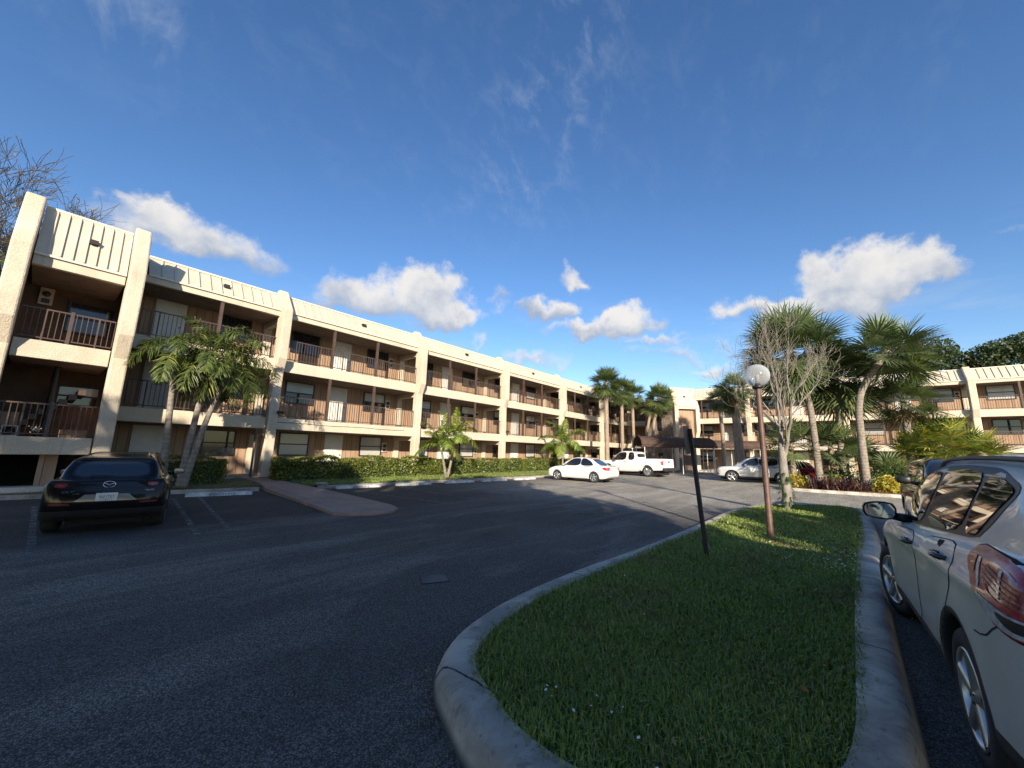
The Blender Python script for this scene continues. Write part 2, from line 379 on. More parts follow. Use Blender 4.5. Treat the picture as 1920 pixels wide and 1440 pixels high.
lawn_poly('lawn', [(-14, 21.3, .12), (-6, 19.83, .12), (-.28, 18.65, .12), (5.7, 17.26, .12), (6.2, 19.8, .24), (6.2, 20.6, .28), (-14, 24, .28)], M_dry, 'thin dry grass strip between kerb and end of the left wing')
lawn_poly('lawn', [(7.55, 16.75, .12), (24, 15.85, .12), (34, 15.45, .12), (46, 14.95, .12), (46, 20.6, .28), (6.95, 20.6, .28), (7.1, 19, .22)], M_soil, 'green lawn strip under the hedge along the left wing')
# brown ramped walk
wp = [(5.12, 10.0), (5.4, 9.55), (5.9, 9.3), (6.4, 9.35), (6.85, 9.7), (7.05, 10.3), (7.3, 13), (7.45, 16.6), (7.2, 18.4), (7.05, 20.6), (6.1, 20.6), (6.15, 18.4), (5.85, 16.6), (5.5, 13)]
wz = [.07]*6+[.09, .13, .22, .285, .285, .22, .13, .09]
mb = MB(); n = len(wp)
mb.add([(p[0], p[1], z) for p, z in zip(wp, wz)]+[(p[0]*1.0, p[1], -.01) for p in wp], [tuple(range(n))]+[(i, n+i, n+(i+1) % n, (i+1) % n) for i in range(n)])
tag(mb.build('walkway', M_walk, norm=True, bevel=.02), 'brown painted walk with a rounded nose crossing the kerb to the left wing', 'walkway', kind='structure')
tag(MB().box(-3.2, 19.02, -.01, 1.1, 19.75, .3).build('pavement', M_pale, bevel=.01), 'pale paving strip in front of the sunken stair bay', 'pavement', kind='structure')
# stall lines
LN = [((3.08, 16.2), (2.27, 9.6)), ((3.74, 16.3), (2.78, 9.5)), ((.29, 16.4), (.24, 9.6)), ((-2.4, 17), (-2.5, 9.9)), ((8.35, 15.9), (8.95, 9.4)), ((10.9, 15.7), (10.2, 9.3)), ((13.3, 15.4), (11.9, 9.2)),
      ((16.0, 15.1), (14.6, 9.4)), ((18.7, 15.0), (17.3, 9.0)), ((21.3, 14.8), (19.6, 9.0)), ((24.2, 14.6), (22.9, 9.0)), ((27.2, 14.4), (26.2, 9.0)), ((30.2, 14.3), (29.4, 9.2))]
for k, (a, b) in enumerate(LN):
    A = Vector(a+(0,)); B = Vector(b+(0,)); t = (B-A).normalized()*1; nrm = Vector((-t.y, t.x, 0))*.05
    tag(mesh_obj('stall_line', [tuple(A-nrm+Vector((0, 0, .004))), tuple(B-nrm+Vector((0, 0, .004))), tuple(B+nrm+Vector((0, 0, .004))), tuple(A+nrm+Vector((0, 0, .004)))], [(0, 1, 2, 3)], M_line),
        None, 'road marking', kind='structure')
# utility patch
M_patch = pmat('utility_patch', (.10, .095, .088), .9, var=.2, vscale=6, bump=.4, bscale=120, dist=.004)
gp_ = [(3.42, 4.24), (3.6, 4.52), (3.92, 4.34), (3.74, 4.05)]; gc_ = (3.67, 4.288)
tag(mesh_obj('ground_patch', [(p[0], p[1], .004) for p in gp_]+[(gc_[0]+(p[0]-gc_[0])*.94, gc_[1]+(p[1]-gc_[1])*.94, .008) for p in gp_], [(4, 5, 6, 7)]+[(i, (i+1) % 4, 4+(i+1) % 4, 4+i) for i in range(4)], [M_patch, M_black], mi=[0, 1, 1, 1, 1]), 'small square concrete patch in the drive', 'ground patch', kind='structure')

# ------------------------------------------------------------------ near grass island
ISL = [(1.9, 2.05), (2.05, 2.35), (2.35, 2.63), (2.86, 2.82), (3.74, 2.95), (5.3, 2.9), (6.8, 2.75), (10, 2.66), (13, 2.64), (15, 2.45), (16.2, 1.95), (17.1, 1.2), (17.7, .4), (17.75, -.1), (17.5, -.5), (17.0, -.75),
       (12, -.62), (9.2, -.46), (7, -.36), (5.3, -.30), (4, -.27), (3.1, -.24), (2.55, -.11), (2.1, .15), (1.78, .6), (1.66, 1.1), (1.7, 1.6)]
def closed_smooth(P, it=2):
    for _ in range(it):
        Q = []
        for i in range(len(P)):
            a, b = np.array(P[i]), np.array(P[(i+1) % len(P)]); Q += [tuple(a*.75+b*.25), tuple(a*.25+b*.75)]
        P = Q
    return P
ISLs = closed_smooth(ISL)
def inset(P, d):
    n = len(P); out = []
    for i in range(n):
        a = np.array(P[i-1]); b = np.array(P[(i+1) % n]); t = (b-a)/max(1e-6, np.linalg.norm(b-a)); out.append((P[i][0]+t[1]*d, P[i][1]-t[0]*d))
    return out
def ring_kerb(name, P, prof, mat, label):
    """prof = [(inset, z)] from outside base to inside"""
    rings = [inset(P, d) for d, z in prof]; n = len(P); vs = []; fs = []
    for (d, z), rg in zip(prof, rings): vs += [(p[0], p[1], z) for p in rg]
    for k in range(len(prof)-1):
        for i in range(n): fs.append((k*n+i, k*n+(i+1) % n, (k+1)*n+(i+1) % n, (k+1)*n+i))
    mb = MB().add(vs, fs); o = mb.build(name, mat, smooth=True, norm=True)
    return tag(o, label, 'kerb', kind='structure')
def kerbnear_mat():
    m, nt, b, g, ob = new_mat('rough_kerb_concrete')
    n = g.noise(ob, 2.2, 6, .65, .4); n2 = g.noise(ob, 90, 4, .7); n3 = g.noise(ob, 7, 5, .6)
    c = g.mix(g.ramp(n, .35, .65), (.27, .238, .195), (.48, .425, .345)); c = g.mix(g.m('MULTIPLY', g.ramp(n3, .55, .72), .6), c, (.11, .10, .092))
    sp = nt.nodes.new('ShaderNodeSeparateXYZ'); nt.links.new(ob, sp.inputs[0])
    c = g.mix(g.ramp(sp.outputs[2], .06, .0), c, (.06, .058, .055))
    n4 = g.noise(ob, 16, 4, .6); c = g.mix(g.m('MULTIPLY', g.ramp(n4, .62, .72), .55), c, (.07, .064, .056))
    scuff = g.m('MULTIPLY', g.ramp(g.noise(g.scalevec(ob, (1., 1., 9.)), 3.5, 4, .6), .6, .72), .5); c = g.mix(scuff, c, (.09, .084, .078))
    j = g.m('ABSOLUTE', g.m('SUBTRACT', g.m('FRACT', g.m('DIVIDE', g.m('ADD', sp.outputs[0], g.m('MULTIPLY', g.m('SUBTRACT', n3, .5), .06)), 2.6)), .83))
    joint = g.ramp(j, .0045, .002)
    c = g.mix(joint, c, (.015, .014, .013))
    nt.links.new(c, b.inputs['Base Color']); b.inputs['Roughness'].default_value = .9
    bn = nt.nodes.new('ShaderNodeBump'); bn.inputs['Strength'].default_value = .5; bn.inputs['Distance'].default_value = .012
    nt.links.new(g.m('SUBTRACT', g.m('ADD', g.m('MULTIPLY', n2, .5), g.m('MULTIPLY', n4, 1.4)), g.m('MULTIPLY', joint, 2.)), bn.inputs['Height']); nt.links.new(bn.outputs[0], b.inputs['Normal'])
    return m
M_kerbnear = kerbnear_mat()
ring_kerb('kerb', ISLs, [(-.02, -.02), (.03, .09), (.055, .125), (.09, .145), (.13, .15), (.29, .15), (.305, .09)], M_kerbnear, 'wide weathered concrete kerb ringing the near grass island')
tag(mesh_obj('island_soil', [(p[0], p[1], .105) for p in inset(ISLs, .28)], [tuple(range(len(ISLs)))], M_soil), 'dark soil under the grass of the near island', 'soil', kind='structure')
# planter bed across the drive
PLN = [(26.4, -16), (25.9, -6), (25.8, -.4), (25.7, 1.5), (26.2, 2.5), (27.1, 2.7), (28, 2.2), (30.2, 1.0), (32.2, -1.6), (35, -3.5), (36, -8), (37, -16)][::-1]
PLNs = closed_smooth(PLN)
PLNs = PLNs[::-1]
ring_kerb('kerb', PLNs, [(0, -.02), (.015, .13), (.03, .15), (.2, .15), (.21, .08)], M_kerbpale, 'pale painted kerb around the palm planter bed')
tag(mesh_obj('mulch_bed', [(p[0], p[1], .12) for p in inset(PLNs, .19)], [tuple(range(len(PLNs)))], M_mulch), 'red-brown mulch covering the palm planter bed', 'mulch', kind='structure')
# ------------------------------------------------------------------ apartment wings
SL2, SL3, GUT, RDG = (2.50, 3.05), (5.30, 5.87), (8.0, 8.32), 9.32
PROF = [(-.25, .0), (-.25, 5.2), (-.52, 5.86), (-.52, 8.3), (.42, 9.5), (.75, 9.5), (.75, 8.4), (.2, 8.3), (.2, 0)]
def pillar_mesh(name, x, parent, base, dz=0., w=.42, prof=PROF, y0=0.):
    mb = MB(); rngp = random.Random(int(x*100)); P = [(p[0]+y0, max(p[1]+dz, base) if p[1] > .01 else base) for p in prof]
    mb.prism(P, x-w/2, x+w/2, 'x'); return mb.build(name, M_cream, parent, norm=True, bevel=.04)
def railing(name, x0, x1, z, parent, y=.06, h=1.08, step=.135):
    mb = MB(); mb.box(x0, y-.022, z+h-.045, x1, y+.022, z+h); mb.box(x0, y-.018, z+.08, x1, y+.018, z+.115)
    n = max(2, int((x1-x0)/step)); st = (x1-x0)/n
    for i in range(n+1):
        x = x0+i*st; big = (i % 9 == 4); r = .022 if big else .0095
        mb.box(x-r, y-r-.002, z+.0 if big else z+.115, x+r, y+r+.002, z+h-.045)
    return mb.build(name, M_brown, parent)
WIN_CACHE = {}
def window(parent, x, z, w, h, y, kind, name='window'):
    """a frame with two sashes; kind: 'half', 'white', 'dark', 'grey'"""
    key = (round(w, 2), round(h, 2))
    if key not in WIN_CACHE:
        f = MB(); t = .055
        f.box(-w/2, -.05, 0, -w/2+t, .02, h); f.box(w/2-t, -.05, 0, w/2, .02, h)
        f.box(-w/2+t, -.05, 0, w/2-t, .02, t); f.box(-w/2+t, -.05, h-t, w/2-t, .02, h); f.box(-w/2+t, -.048, h*.5-.03, w/2-t, .02, h*.5+.03)
        me = bpy.data.meshes.new('window'); me.from_pydata(f.v, [], f.f); me.materials.append(M_bronze)
        pm = []
        for mt in (M_blinds, M_glassd):
            p = MB().box(-w/2+t, -.012, 0, w/2-t, .015, h*.5-t-.03); m2 = bpy.data.meshes.new('pane'); m2.from_pydata(p.v, [], p.f); m2.materials.append(mt); pm.append(m2)
        WIN_CACHE[key] = (me, pm)
    me, pm = WIN_CACHE[key]
    o = bpy.data.objects.new(name, me); COL.objects.link(o); o.parent = parent; o.location = (x, y, z)
    ku, kl = {'half': (0, 1), 'white': (0, 0), 'dark': (1, 1), 'low': (1, 0)}[kind]
    for zz, k in ((h*.5+.03, ku), (.055, kl)):
        p = bpy.data.objects.new('pane', pm[k]); COL.objects.link(p); p.parent = o; p.location = (0, 0, zz)
    return o
d_ = MB().box(-.47, -.05, 0, .47, .02, 2.1); d_.box(-.53, -.035, 0, -.472, .03, 2.16); d_.box(.472, -.035, 0, .53, .03, 2.16); d_.box(-.472, -.035, 2.102, .472, .03, 2.16)
for zz in (.25, 1.15):
    for xx in (-.2, .2): d_.box(xx-.15, -.056, zz, xx+.15, -.05, zz+.72)
door_me = bpy.data.meshes.new('door'); door_me.from_pydata(d_.v, [], d_.f); door_me.materials.append(M_door)
h_ = MB().lathe([(0, -.09), (.03, -.085), (.034, -.06), (.012, -.05), (.012, 0)], 10, 'y'); pass
handle_me = bpy.data.meshes.new('handle'); handle_me.from_pydata(h_.v, [], h_.f); handle_me.materials.append(M_bronze)
def door(parent, x, z, y):
    o = bpy.data.objects.new('door', door_me); COL.objects.link(o); o.parent = parent; o.location = (x, y, z)
    h = bpy.data.objects.new('handle', handle_me); COL.objects.link(h); h.parent = o; h.location = (.36, -.05, 1.0)
    return o
m_ = MB().box(-.17, -.1, 0, .17, 0, .62); m_.lathe([(0, -.19), (.1, -.17), (.11, -.1), (.11, -.09)], 14, 'y', (0, 0, .4), 1); m_.box(-.1, -.13, .06, .1, -.1, .22, 1)
meter_me = bpy.data.meshes.new('meter_box'); meter_me.from_pydata(m_.v, [], m_.f); meter_me.materials.append(M_cream_s); meter_me.materials.append(M_bronze); meter_me.polygons.foreach_set('material_index', m_.mi)
f_ = MB().prism([(-.12, -.05), (-.14, .09), (0, .11), (.02, -.04)], -.13, .13, 'x'); f_.tube([(0, 0, 0), (0, .05, -.02), (0, .12, -.1)], .02, 6)
flood_me = bpy.data.meshes.new('floodlight'); flood_me.from_pydata(f_.v, [], f_.f); flood_me.materials.append(M_bronze)
def mansard(parent, x0, x1, dz=0., vent=True, slope=((-.08, 8.32), (.72, RDG)), pitch=.40):
    (ya, za), (yb, zb) = slope; za += dz; zb += dz
    mb = MB(); th = .04; L = math.hypot(yb-ya, zb-za); ny, nzz = -(zb-za)/L, (yb-ya)/L
    def sl(x0, x1, t0, t1, h0, h1, mi=0):
        vs = []
        for x in (x0, x1):
            for t, h in ((t0, h0), (t1, h0), (t1, h1), (t0, h1)): vs.append((x, ya+(yb-ya)*t+ny*h, za+(zb-za)*t+nzz*h))
        mb.add(vs, [(0, 1, 2, 3), (7, 6, 5, 4), (0, 4, 5, 1), (1, 5, 6, 2), (2, 6, 7, 3), (3, 7, 4, 0)], mi)
    sl(x0, x1, 0, 1, -.05, 0)
    n = max(2, round((x1-x0)/pitch)); st = (x1-x0)/n
    for i in range(1, n): sl(x0+i*st-.018, x0+i*st+.018, .012, .985, 0, .05)
    mb.box(x0, ya-.05, za-.06, x1, ya+.03, za+.012, 1)
    mb.box(x0, yb-.06, zb-.03, x1, yb+.25, zb+.05, 1)
    o = mb.build('mansard_roof', [M_roof, M_ridge], parent, norm=True)
    if vent:
        xm = x0+st*(n//2)+st*.5; t = .52; y = ya+(yb-ya)*t; z = za+(zb-za)*t
        MB().box(xm-.11, y-.16, z-.08, xm+.11, y+.05, z+.07).build('vent', M_bronze, o)
    return o
def slab(name, parent, x0, x1, z, y0=0., y1=2.05, mat=None):
    return MB().box(x0, y0, z[0], x1, y1, z[1]).build(name, mat or M_cream_s, parent, bevel=.02)
def wing(root, xs, base, kinds, x_first=None, last_open=False, back=11., seed=1):
    rw = random.Random(seed); X0 = x_first if x_first is not None else xs[0]; X1 = xs[-1]; DW = 2.05
    MB().box(X0, DW, base, X1, back, 9.0).build('wall', M_siding, root)
    MB().box(X0, .9, 8.95, X1, back+.1, 9.2).build('roof', M_roof, root)
    slab('floor_slab', root, X0, X1, SL2); slab('floor_slab', root, X0, X1, SL3); slab('fascia', root, X0, X1, GUT, -.06)
    MB().box(X0, -.05, base-.3, X1, DW, base+.06).build('ground_slab', M_conc, root)
    for zz in (SL2[1], SL3[1]): MB().box(X0+.01, .12, zz-.01, X1-.01, DW-.13, zz+.006).build('added_floor_cover', M_bfloor, root)  # thin dark cover added over the cream slabs against bounced light
    for zz in (SL2[0], SL3[0], GUT[0]): MB().box(X0+.01, .1, zz-.008, X1-.01, DW-.13, zz+.01).build('soffit_shade_sheet', M_ceil, root)  # dark sheets under the slabs, standing in for the shade there
    for x in xs:
        pillar_mesh('pillar', x, root, base)
        pb = MB().box(x-.19, DW-.12, base, x+.19, DW-.002, 8.0)
        for (zb, _) in (SL2, SL3, GUT): pb.box(x-.13, .22, zb-.26, x+.13, DW-.14, zb-.003)
        pb.build('pilaster', M_cream_s, root, bevel=.01)
    bays = list(zip(([X0] if x_first is not None else [])+xs[:-1], ([xs[0]] if x_first is not None else [])+xs[1:]))
    for bi, (a, b) in enumerate(bays):
        a2, b2 = a+.21, b-.21; W = b-a
        mansard(root, a2, b2)
        for (zt, zs) in ((SL2[1], SL3[0]), (SL3[1], GUT[0])):
            railing('railing', a2, b2, zt, root)
            for fr in ((.52,) if W < 6 else (.315, .63)):
                x = a+W*fr; MB().box(x-.06, .0, zt+.003, x+.06, .115, zs-.003).build('post', M_brown, root)
        for fl, z in enumerate((base, SL2[1], SL3[1])):
            kk = kinds[bi % len(kinds)][fl]
            if W < 6:
                door(root, a+1.35, z+.01, DW-.03); window(root, a+3.85, z+.92, 1.3, 1.2, DW-.03, kk[0])
            else:
                window(root, a+1.95, z+.95, 1.52, 1.2, DW-.03, kk[0]); door(root, a+4.12, z+.01, DW-.03); window(root, a+6.5, z+.95, 1.5, 1.2, DW-.03, kk[1])
                mo = bpy.data.objects.new('meter_box', meter_me); COL.objects.link(mo); mo.parent = root; mo.location = (a+7.45, DW-.002, z+1.2)
        if bi and W > 6:
            fo = bpy.data.objects.new('floodlight', flood_me); COL.objects.link(fo); fo.parent = root; fo.location = (a+.25, -.3, 3.25)
    return root
LW = empty('apartment_wing', (0, 20.5, 0), 0, 'long cream three-storey wing with brown railings running away on the left', 'apartment building')
kL = [[('white', 'white'), ('half', 'half'), ('dark', 'dark')], [('white', 'white'), ('half', 'half'), ('dark', 'dark')], [('dark', 'white'), ('half', 'half'), ('dark', 'low')], [('dark', 'half'), ('half', 'dark'), ('dark', 'dark')], [('half', 'dark'), ('dark', 'half'), ('low', 'dark')]]
kL = [[('dark', 'dark'), ('dark', 'dark'), ('dark', 'dark')]]+kL
wing(LW, [7.0, 15.35, 23.8, 32.7, 41.4, 49.5], .28, kL, x_first=1.75)
MB().tube([(6.45, -.02, .3), (6.45, -.02, 2.45)], .05, 8).build('downspout', M_brown, LW)
cb = MB(); cb.tube([(7.3+k*.9, -.012-.004*math.sin(k*2.1), 2.83+.02*math.sin(k*1.7)) for k in range(9)], .012, 5); cb.build('cable', M_bronze, LW)
# --- projecting half-level stair bay at the near end
F1 = 19.3
SB = empty('stair_block', (0, F1, 0), 0, 'projecting stair block with rough stucco pillars at the near left end', 'stair block')
p1, p2 = -1.1, 1.53
SPROF = [(-.22, 0), (-.2, 4.6), (-.56, 5.4), (-.56, 7.75), (-.33, 8.35), (.28, 9.72), (.62, 9.72), (.62, 7.9), (.2, 7.8), (.2, 0)]
for x in (p1, p2):
    mb = MB(); mb.prism([(p[0], p[1]) for p in SPROF], x-.22, x+.22, 'x'); mb.build('pillar', M_cream, SB, norm=True, bevel=.05)
slab('floor_slab', SB, p1+.25, p2-.25, (1.27, 1.82), 0, 2.6, M_cream); slab('floor_slab', SB, p1+.25, p2-.25, (4.28, 4.86), 0, 2.6, M_cream); slab('fascia', SB, p1+.25, p2-.25, (7.28, 7.66), -.08, 2.6, M_cream_s)
for zz in (1.27, 4.28, 7.28): MB().box(p1+.26, .1, zz-.008, p2-.26, 2.58, zz+.01).build('soffit_shade_sheet', M_ceil, SB)  # same painted shade sheets under the stair bay slabs
mansard(SB, p1+.25, p2-.25, 0, True, ((-.1, 7.66), (.55, 9.48)), .262)
MB().box(p1+.26, .5, 9.3, p2-.26, 9, 9.46).build('roof', M_roof, SB)
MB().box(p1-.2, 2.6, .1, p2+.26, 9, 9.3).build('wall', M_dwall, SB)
MB().box(p1-.24, .22, .1, p1-.02, 2.6, 9.3).build('wall', M_dwall, SB)  # side wall added to keep the inside of the stair bay dark
MB().box(p2+.02, .22, .1, p2+.24, 2.6, 9.3).build('wall', M_siding, SB)
MB().box(p1+.26, 2.3, .12, p2-.8, 2.59, 1.26).build('opening_shade_box', M_black, SB)  # black box painted in for the shade of the open lower level
MB().box(.22, .35, .3, .62, .6, 1.265).build('pier', M_siding, SB)
for z in (1.82, 4.86):
    railing('railing', p1+.26, p2-.26, z, SB, .05, 1.06, .125); MB().box(.2, .0, z+.003, .29, .1, z+1.1).build('post', M_brown, SB)
window(SB, .75, 5.75, 1.25, 1.2, 2.56, 'dark'); window(SB, .85, 3.0, 1.1, .75, 2.56, 'half')
mo = bpy.data.objects.new('meter_box', meter_me); COL.objects.link(mo); mo.parent = SB; mo.location = (-.45, 2.59, 6.6)
MB().lathe([(.09, 0), (.09, 2.4)], 12, 'z', (.2, 1.5, 1.85)).build('pipe', M_bronze, SB)
MB().box(-.95, 1.2, 1.825, -.4, 2.5, 2.6).build('stair_flight', M_siding, SB)
stf = MB()
for k in range(9): stf.box(p1+.28+k*.2, 1.5, 1.83+k*.19, p1+.48+k*.2, 2.5, 2.02+k*.19)
stf.build('stair_flight', M_brown, SB)
# --- corner tower at 45 degrees and the stone-clad corner
TW = empty('stair_tower', (46.7, 12.7, 0), R(-45), 'tan panelled corner tower with steep cream roof behind the brown canopy', 'stair tower')
tpx = 1.25
TPROF = [(-.12, 0), (-.12, 3.7), (-.45, 4.5), (-.45, 7.1), (.5, 9.5), (.9, 9.55), (.9, 7.2), (.25, 7.1), (.25, 0)]
for x in (-tpx, tpx):
    MB().prism(TPROF, x-.22, x+.22, 'x').build('pillar', M_cream, TW, norm=True, bevel=.04)
MB().box(-tpx+.2, .1, 3.0, tpx-.2, 3.5, 7.0).build('wall', M_siding, TW)
MB().box(-tpx+.21, -.1, 2.55, tpx-.21, 3.5, 2.99).build('lintel', M_cream_s, TW)
MB().box(-tpx+.21, -.35, 6.95, tpx-.21, 3.5, 7.3).build('fascia', M_cream_s, TW)
mansard(TW, -tpx+.2, tpx-.2, 0, True, ((-.4, 7.3), (.6, 9.45)), .3)
MB().box(-tpx+.2, .7, 7.3, tpx-.2, 4, 9.4).build('roof', M_roof, TW)
for s in (-1, 1):
    dd = MB().box(s*.48-.47, .3, .15, s*.48+.47, .36, 2.53); dd.box(s*.48-.3, .285, .5, s*.48+.3, .3, 1.2); dd.box(s*.48-.3, .285, 1.35, s*.48+.3, .3, 2.3)
    dd.build('door', M_brown, TW)
MB().box(-tpx-.2, -1.2, 0, tpx+.2, .3, .14).build('step', M_conc, TW)
ST = empty('stone_stairwell', (0, 0, 0), 0, 'brown stone-clad stairwell with narrow dark slit windows left of the tower', 'stairwell')
sw = MB().prism([(46.95, 17.45), (45.75, 13.85), (49, 12.9), (51, 17.4)], 0, 7.55, 'z'); sw.build('wall', M_stone, ST, norm=True)
MB().prism([(46.75, 17.5), (45.5, 13.8), (49, 12.7), (51.2, 17.5)], 7.55, 7.85, 'z').build('roof', M_roof, ST, norm=True)
dv = Vector((46.95-45.75, 17.45-13.85, 0)).normalized(); ang = math.atan2(dv.y, dv.x)
for t, z0, z1 in ((1.75, 4.5, 7.0), (1.75, 2.9, 3.75), (1.75, .9, 1.95)):
    c = Vector((45.75, 13.85, 0))+dv*t; wm = MB().box(-.3, -.03, z0, .3, .03, z1); wm.build('window', M_glassd, ST, loc=c, rot=(0, 0, ang))
CB = empty('corner_walkway', (48, 20.5, 0), R(-90), 'open corner walkways with brown railing linking left wing and stone stairwell', 'walkway')
for z in (SL2, SL3):
    MB().box(-1.2, 0, z[0], 3.1, 2.6, z[1]).build('floor_slab', M_cream_s, CB, bevel=.02)
    railing('railing', 0, 3.1, z[1], CB)
MB().box(-1.2, -.06, 8.0, 3.1, 3, 8.3).build('roof', M_roof, CB)
MB().box(-3.4, 2.6, 0, 3.1, 2.8, 8.3).build('wall', M_siding, CB)
RW = empty('apartment_wing', (47.5, 0, 0), R(-90), 'cream three-storey wing facing the lot behind the palms on the right', 'apartment building')
kR = [[('half', 'half'), ('half', 'dark'), ('half', 'dark')], [('dark', 'half'), ('half', 'half'), ('dark', 'half')], [('half', 'dark'), ('white', 'white'), ('half', 'half')], [('dark', 'half'), ('dark', 'half'), ('white', 'half')], [('half', 'half'), ('half', 'dark'), ('half', 'dark')]]
wing(RW, [-6.6, 1.2, 9.1, 17.0, 25.0], .15, kR, x_first=-13.2, seed=3)
# --- entrance canopies
def fabric_mat():
    m, nt, b, g, ob = new_mat('brown_awning_fabric')
    n = g.noise(ob, 3, 4); nt.links.new(g.mix(g.ramp(n, .3, .7), (.05, .028, .02), (.075, .042, .03)), b.inputs['Base Color']); b.inputs['Roughness'].default_value = .85
    return m
M_fabric = fabric_mat()
def barrel(label, A, B, width, z0, rise, dome):
    A = Vector(A); B = Vector(B); L = (B-A).length; an = math.atan2(B.y-A.y, B.x-A.x)
    root = empty('canopy', (A.x, A.y, 0), an, label, 'canopy', 'brown fabric canopies before the entrance')
    NS, NX = 16, 26; vs = []; fs = []
    for i in range(NX+1):
        x = L*i/NX; s = 1.
        if dome:
            e = max(0, (x-(L-width*.55))/(width*.55)); s = math.sqrt(max(0.0, 1-e*e)) if e > 0 else 1.
        for k in range(NS+1):
            t = math.pi*k/NS; vs.append((x, -math.cos(t)*width/2*max(s, .02), z0+rise*math.sin(t)*s))
    for i in range(NX):
        for k in range(NS): fs.append((i*(NS+1)+k, i*(NS+1)+k+1, (i+1)*(NS+1)+k+1, (i+1)*(NS+1)+k))
    o = mesh_obj('cover', vs, fs, M_fabric, root, True); sm = o.modifiers.new('solid', 'SOLIDIFY'); sm.thickness = .02
    # scalloped valance
    vb = MB(); n = int(L/.12)
    for s in (-1, 1):
        for i in range(n):
            x = L*(i+.5)/n
            if dome and x > L-width*.5: continue
            vb.add([(x-.06, s*width/2, z0+.01), (x+.06, s*width/2, z0+.01), (x+.05, s*width/2, z0-.14), (x, s*width/2, z0-.18), (x-.05, s*width/2, z0-.14)], [(0, 1, 2, 3, 4)])
    if dome:
        for k in range(24):
            t = -math.pi/2+math.pi*(k+.5)/24; cx = L-width*.55; da = math.pi/48
            pts = [(cx+width*.55*math.cos(t+u*da), width/2*math.sin(t+u*da)) for u in (-1, 0, 1)]
            vb.add([(pts[0][0], pts[0][1], z0+.01), (pts[2][0], pts[2][1], z0+.01), (pts[2][0], pts[2][1], z0-.13), (pts[1][0], pts[1][1], z0-.18), (pts[0][0], pts[0][1], z0-.13)], [(0, 1, 2, 3, 4)])
    v = vb.build('valance', M_fabric, root); sv = v.modifiers.new('solid', 'SOLIDIFY'); sv.thickness = .012
    for x in (.3, L*.5, L-width*.4):
        for s in (-1, 1): MB().tube([(x, s*(width/2-.05), 0), (x, s*(width/2-.05), z0)], .035, 8).build('pole', M_white, root)
    return root
barrel('long brown barrel canopy with a domed end before the corner tower', (37.0, 14.6, 0), (42.6, 8.9, 0), 2.0, 2.62, .85, True)
barrel('shorter flat-ended brown canopy to the right of the domed one', (43.3, 9.9, 0), (46.2, 5.4, 0), 1.7, 2.68, .62, False)
# ------------------------------------------------------------------ vehicles: smooth bodies from three-view profiles
def smooth_open(P, it=2):
    P = [np.array(p, float) for p in P]
    for _ in range(it):
        Q = [P[0]]
        for a, b in zip(P[:-1], P[1:]): Q += [a*.75+b*.25, a*.25+b*.75]
        P = Q+[P[-1]]
    return P
def poly_sdf(P, X, Y):
    """signed distance (negative inside) to polygon P on a 2D grid"""
    P = np.asarray(P, float); d = np.full(X.shape, 1e9); ins = np.zeros(X.shape, bool); n = len(P)
    for i in range(n):
        ax, ay = P[i]; bx, by = P[(i+1) % n]; ex, ey = bx-ax, by-ay; wx, wy = X-ax, Y-ay
        t = np.clip((wx*ex+wy*ey)/max(ex*ex+ey*ey, 1e-12), 0, 1); d = np.minimum(d, (wx-ex*t)**2+(wy-ey*t)**2)
        c = (ay > Y) != (by > Y)
        with np.errstate(divide='ignore', invalid='ignore'):
            xi = ax+(Y-ay)*ex/(ey if abs(ey) > 1e-12 else 1e-12)
        ins ^= c & (X < xi)
    d = np.sqrt(d); return np.where(ins, -d, d)
def smax(a, b, k): h = np.maximum(k-np.abs(a-b), 0)/k; return np.maximum(a, b)+h*h*k*.25
def smin(a, b, k): h = np.maximum(k-np.abs(a-b), 0)/k; return np.minimum(a, b)-h*h*k*.25
def surface_nets(F, org, h):
    nx, ny, nz = F.shape; s = F < 0
    c = [F[i:nx-1+i, j:ny-1+j, k:nz-1+k] for i in (0, 1) for j in (0, 1) for k in (0, 1)]
    off = [(i, j, k) for i in (0, 1) for j in (0, 1) for k in (0, 1)]
    cs = sum((q < 0).astype(np.int8) for q in c); act = (cs > 0) & (cs < 8)
    idx = -np.ones(act.shape, np.int64); ii = np.argwhere(act); idx[act] = np.arange(len(ii))
    acc = np.zeros((len(ii), 3)); cnt = np.zeros(len(ii)); vals = [q[act] for q in c]
    for a in range(8):
        for b in range(a+1, 8):
            if sum(x != y for x, y in zip(off[a], off[b])) != 1: continue
            va, vb = vals[a], vals[b]; m = (va < 0) != (vb < 0); t = va[m]/(va[m]-vb[m])
            acc[m] += np.array(off[a])*(1-t)[:, None]+np.array(off[b])*t[:, None]; cnt[m] += 1
    V = (ii+acc/cnt[:, None])*h+np.array(org); Q = []
    for ax in range(3):
        sl0 = [slice(None)]*3; sl1 = [slice(None)]*3; sl0[ax] = slice(0, -1); sl1[ax] = slice(1, None)
        ch = s[tuple(sl0)] != s[tuple(sl1)]; u, v = (ax+1) % 3, (ax+2) % 3
        e = np.argwhere(ch); e = e[(e[:, u] > 0) & (e[:, v] > 0) & (e[:, u] < F.shape[u]-1) & (e[:, v] < F.shape[v]-1)]
        du = np.eye(3, dtype=int)[u]; dv = np.eye(3, dtype=int)[v]
        q = np.stack([idx[tuple((e-du-dv).T)], idx[tuple((e-dv).T)], idx[tuple(e.T)], idx[tuple((e-du).T)]], 1)
        flip = ~s[tuple(e.T)]; q[flip] = q[flip][:, ::-1]; Q.append(q)
    return V, np.concatenate(Q)
def interp(P):
    P = np.asarray(P, float); return lambda x: np.interp(x, P[:, 0], P[:, 1])
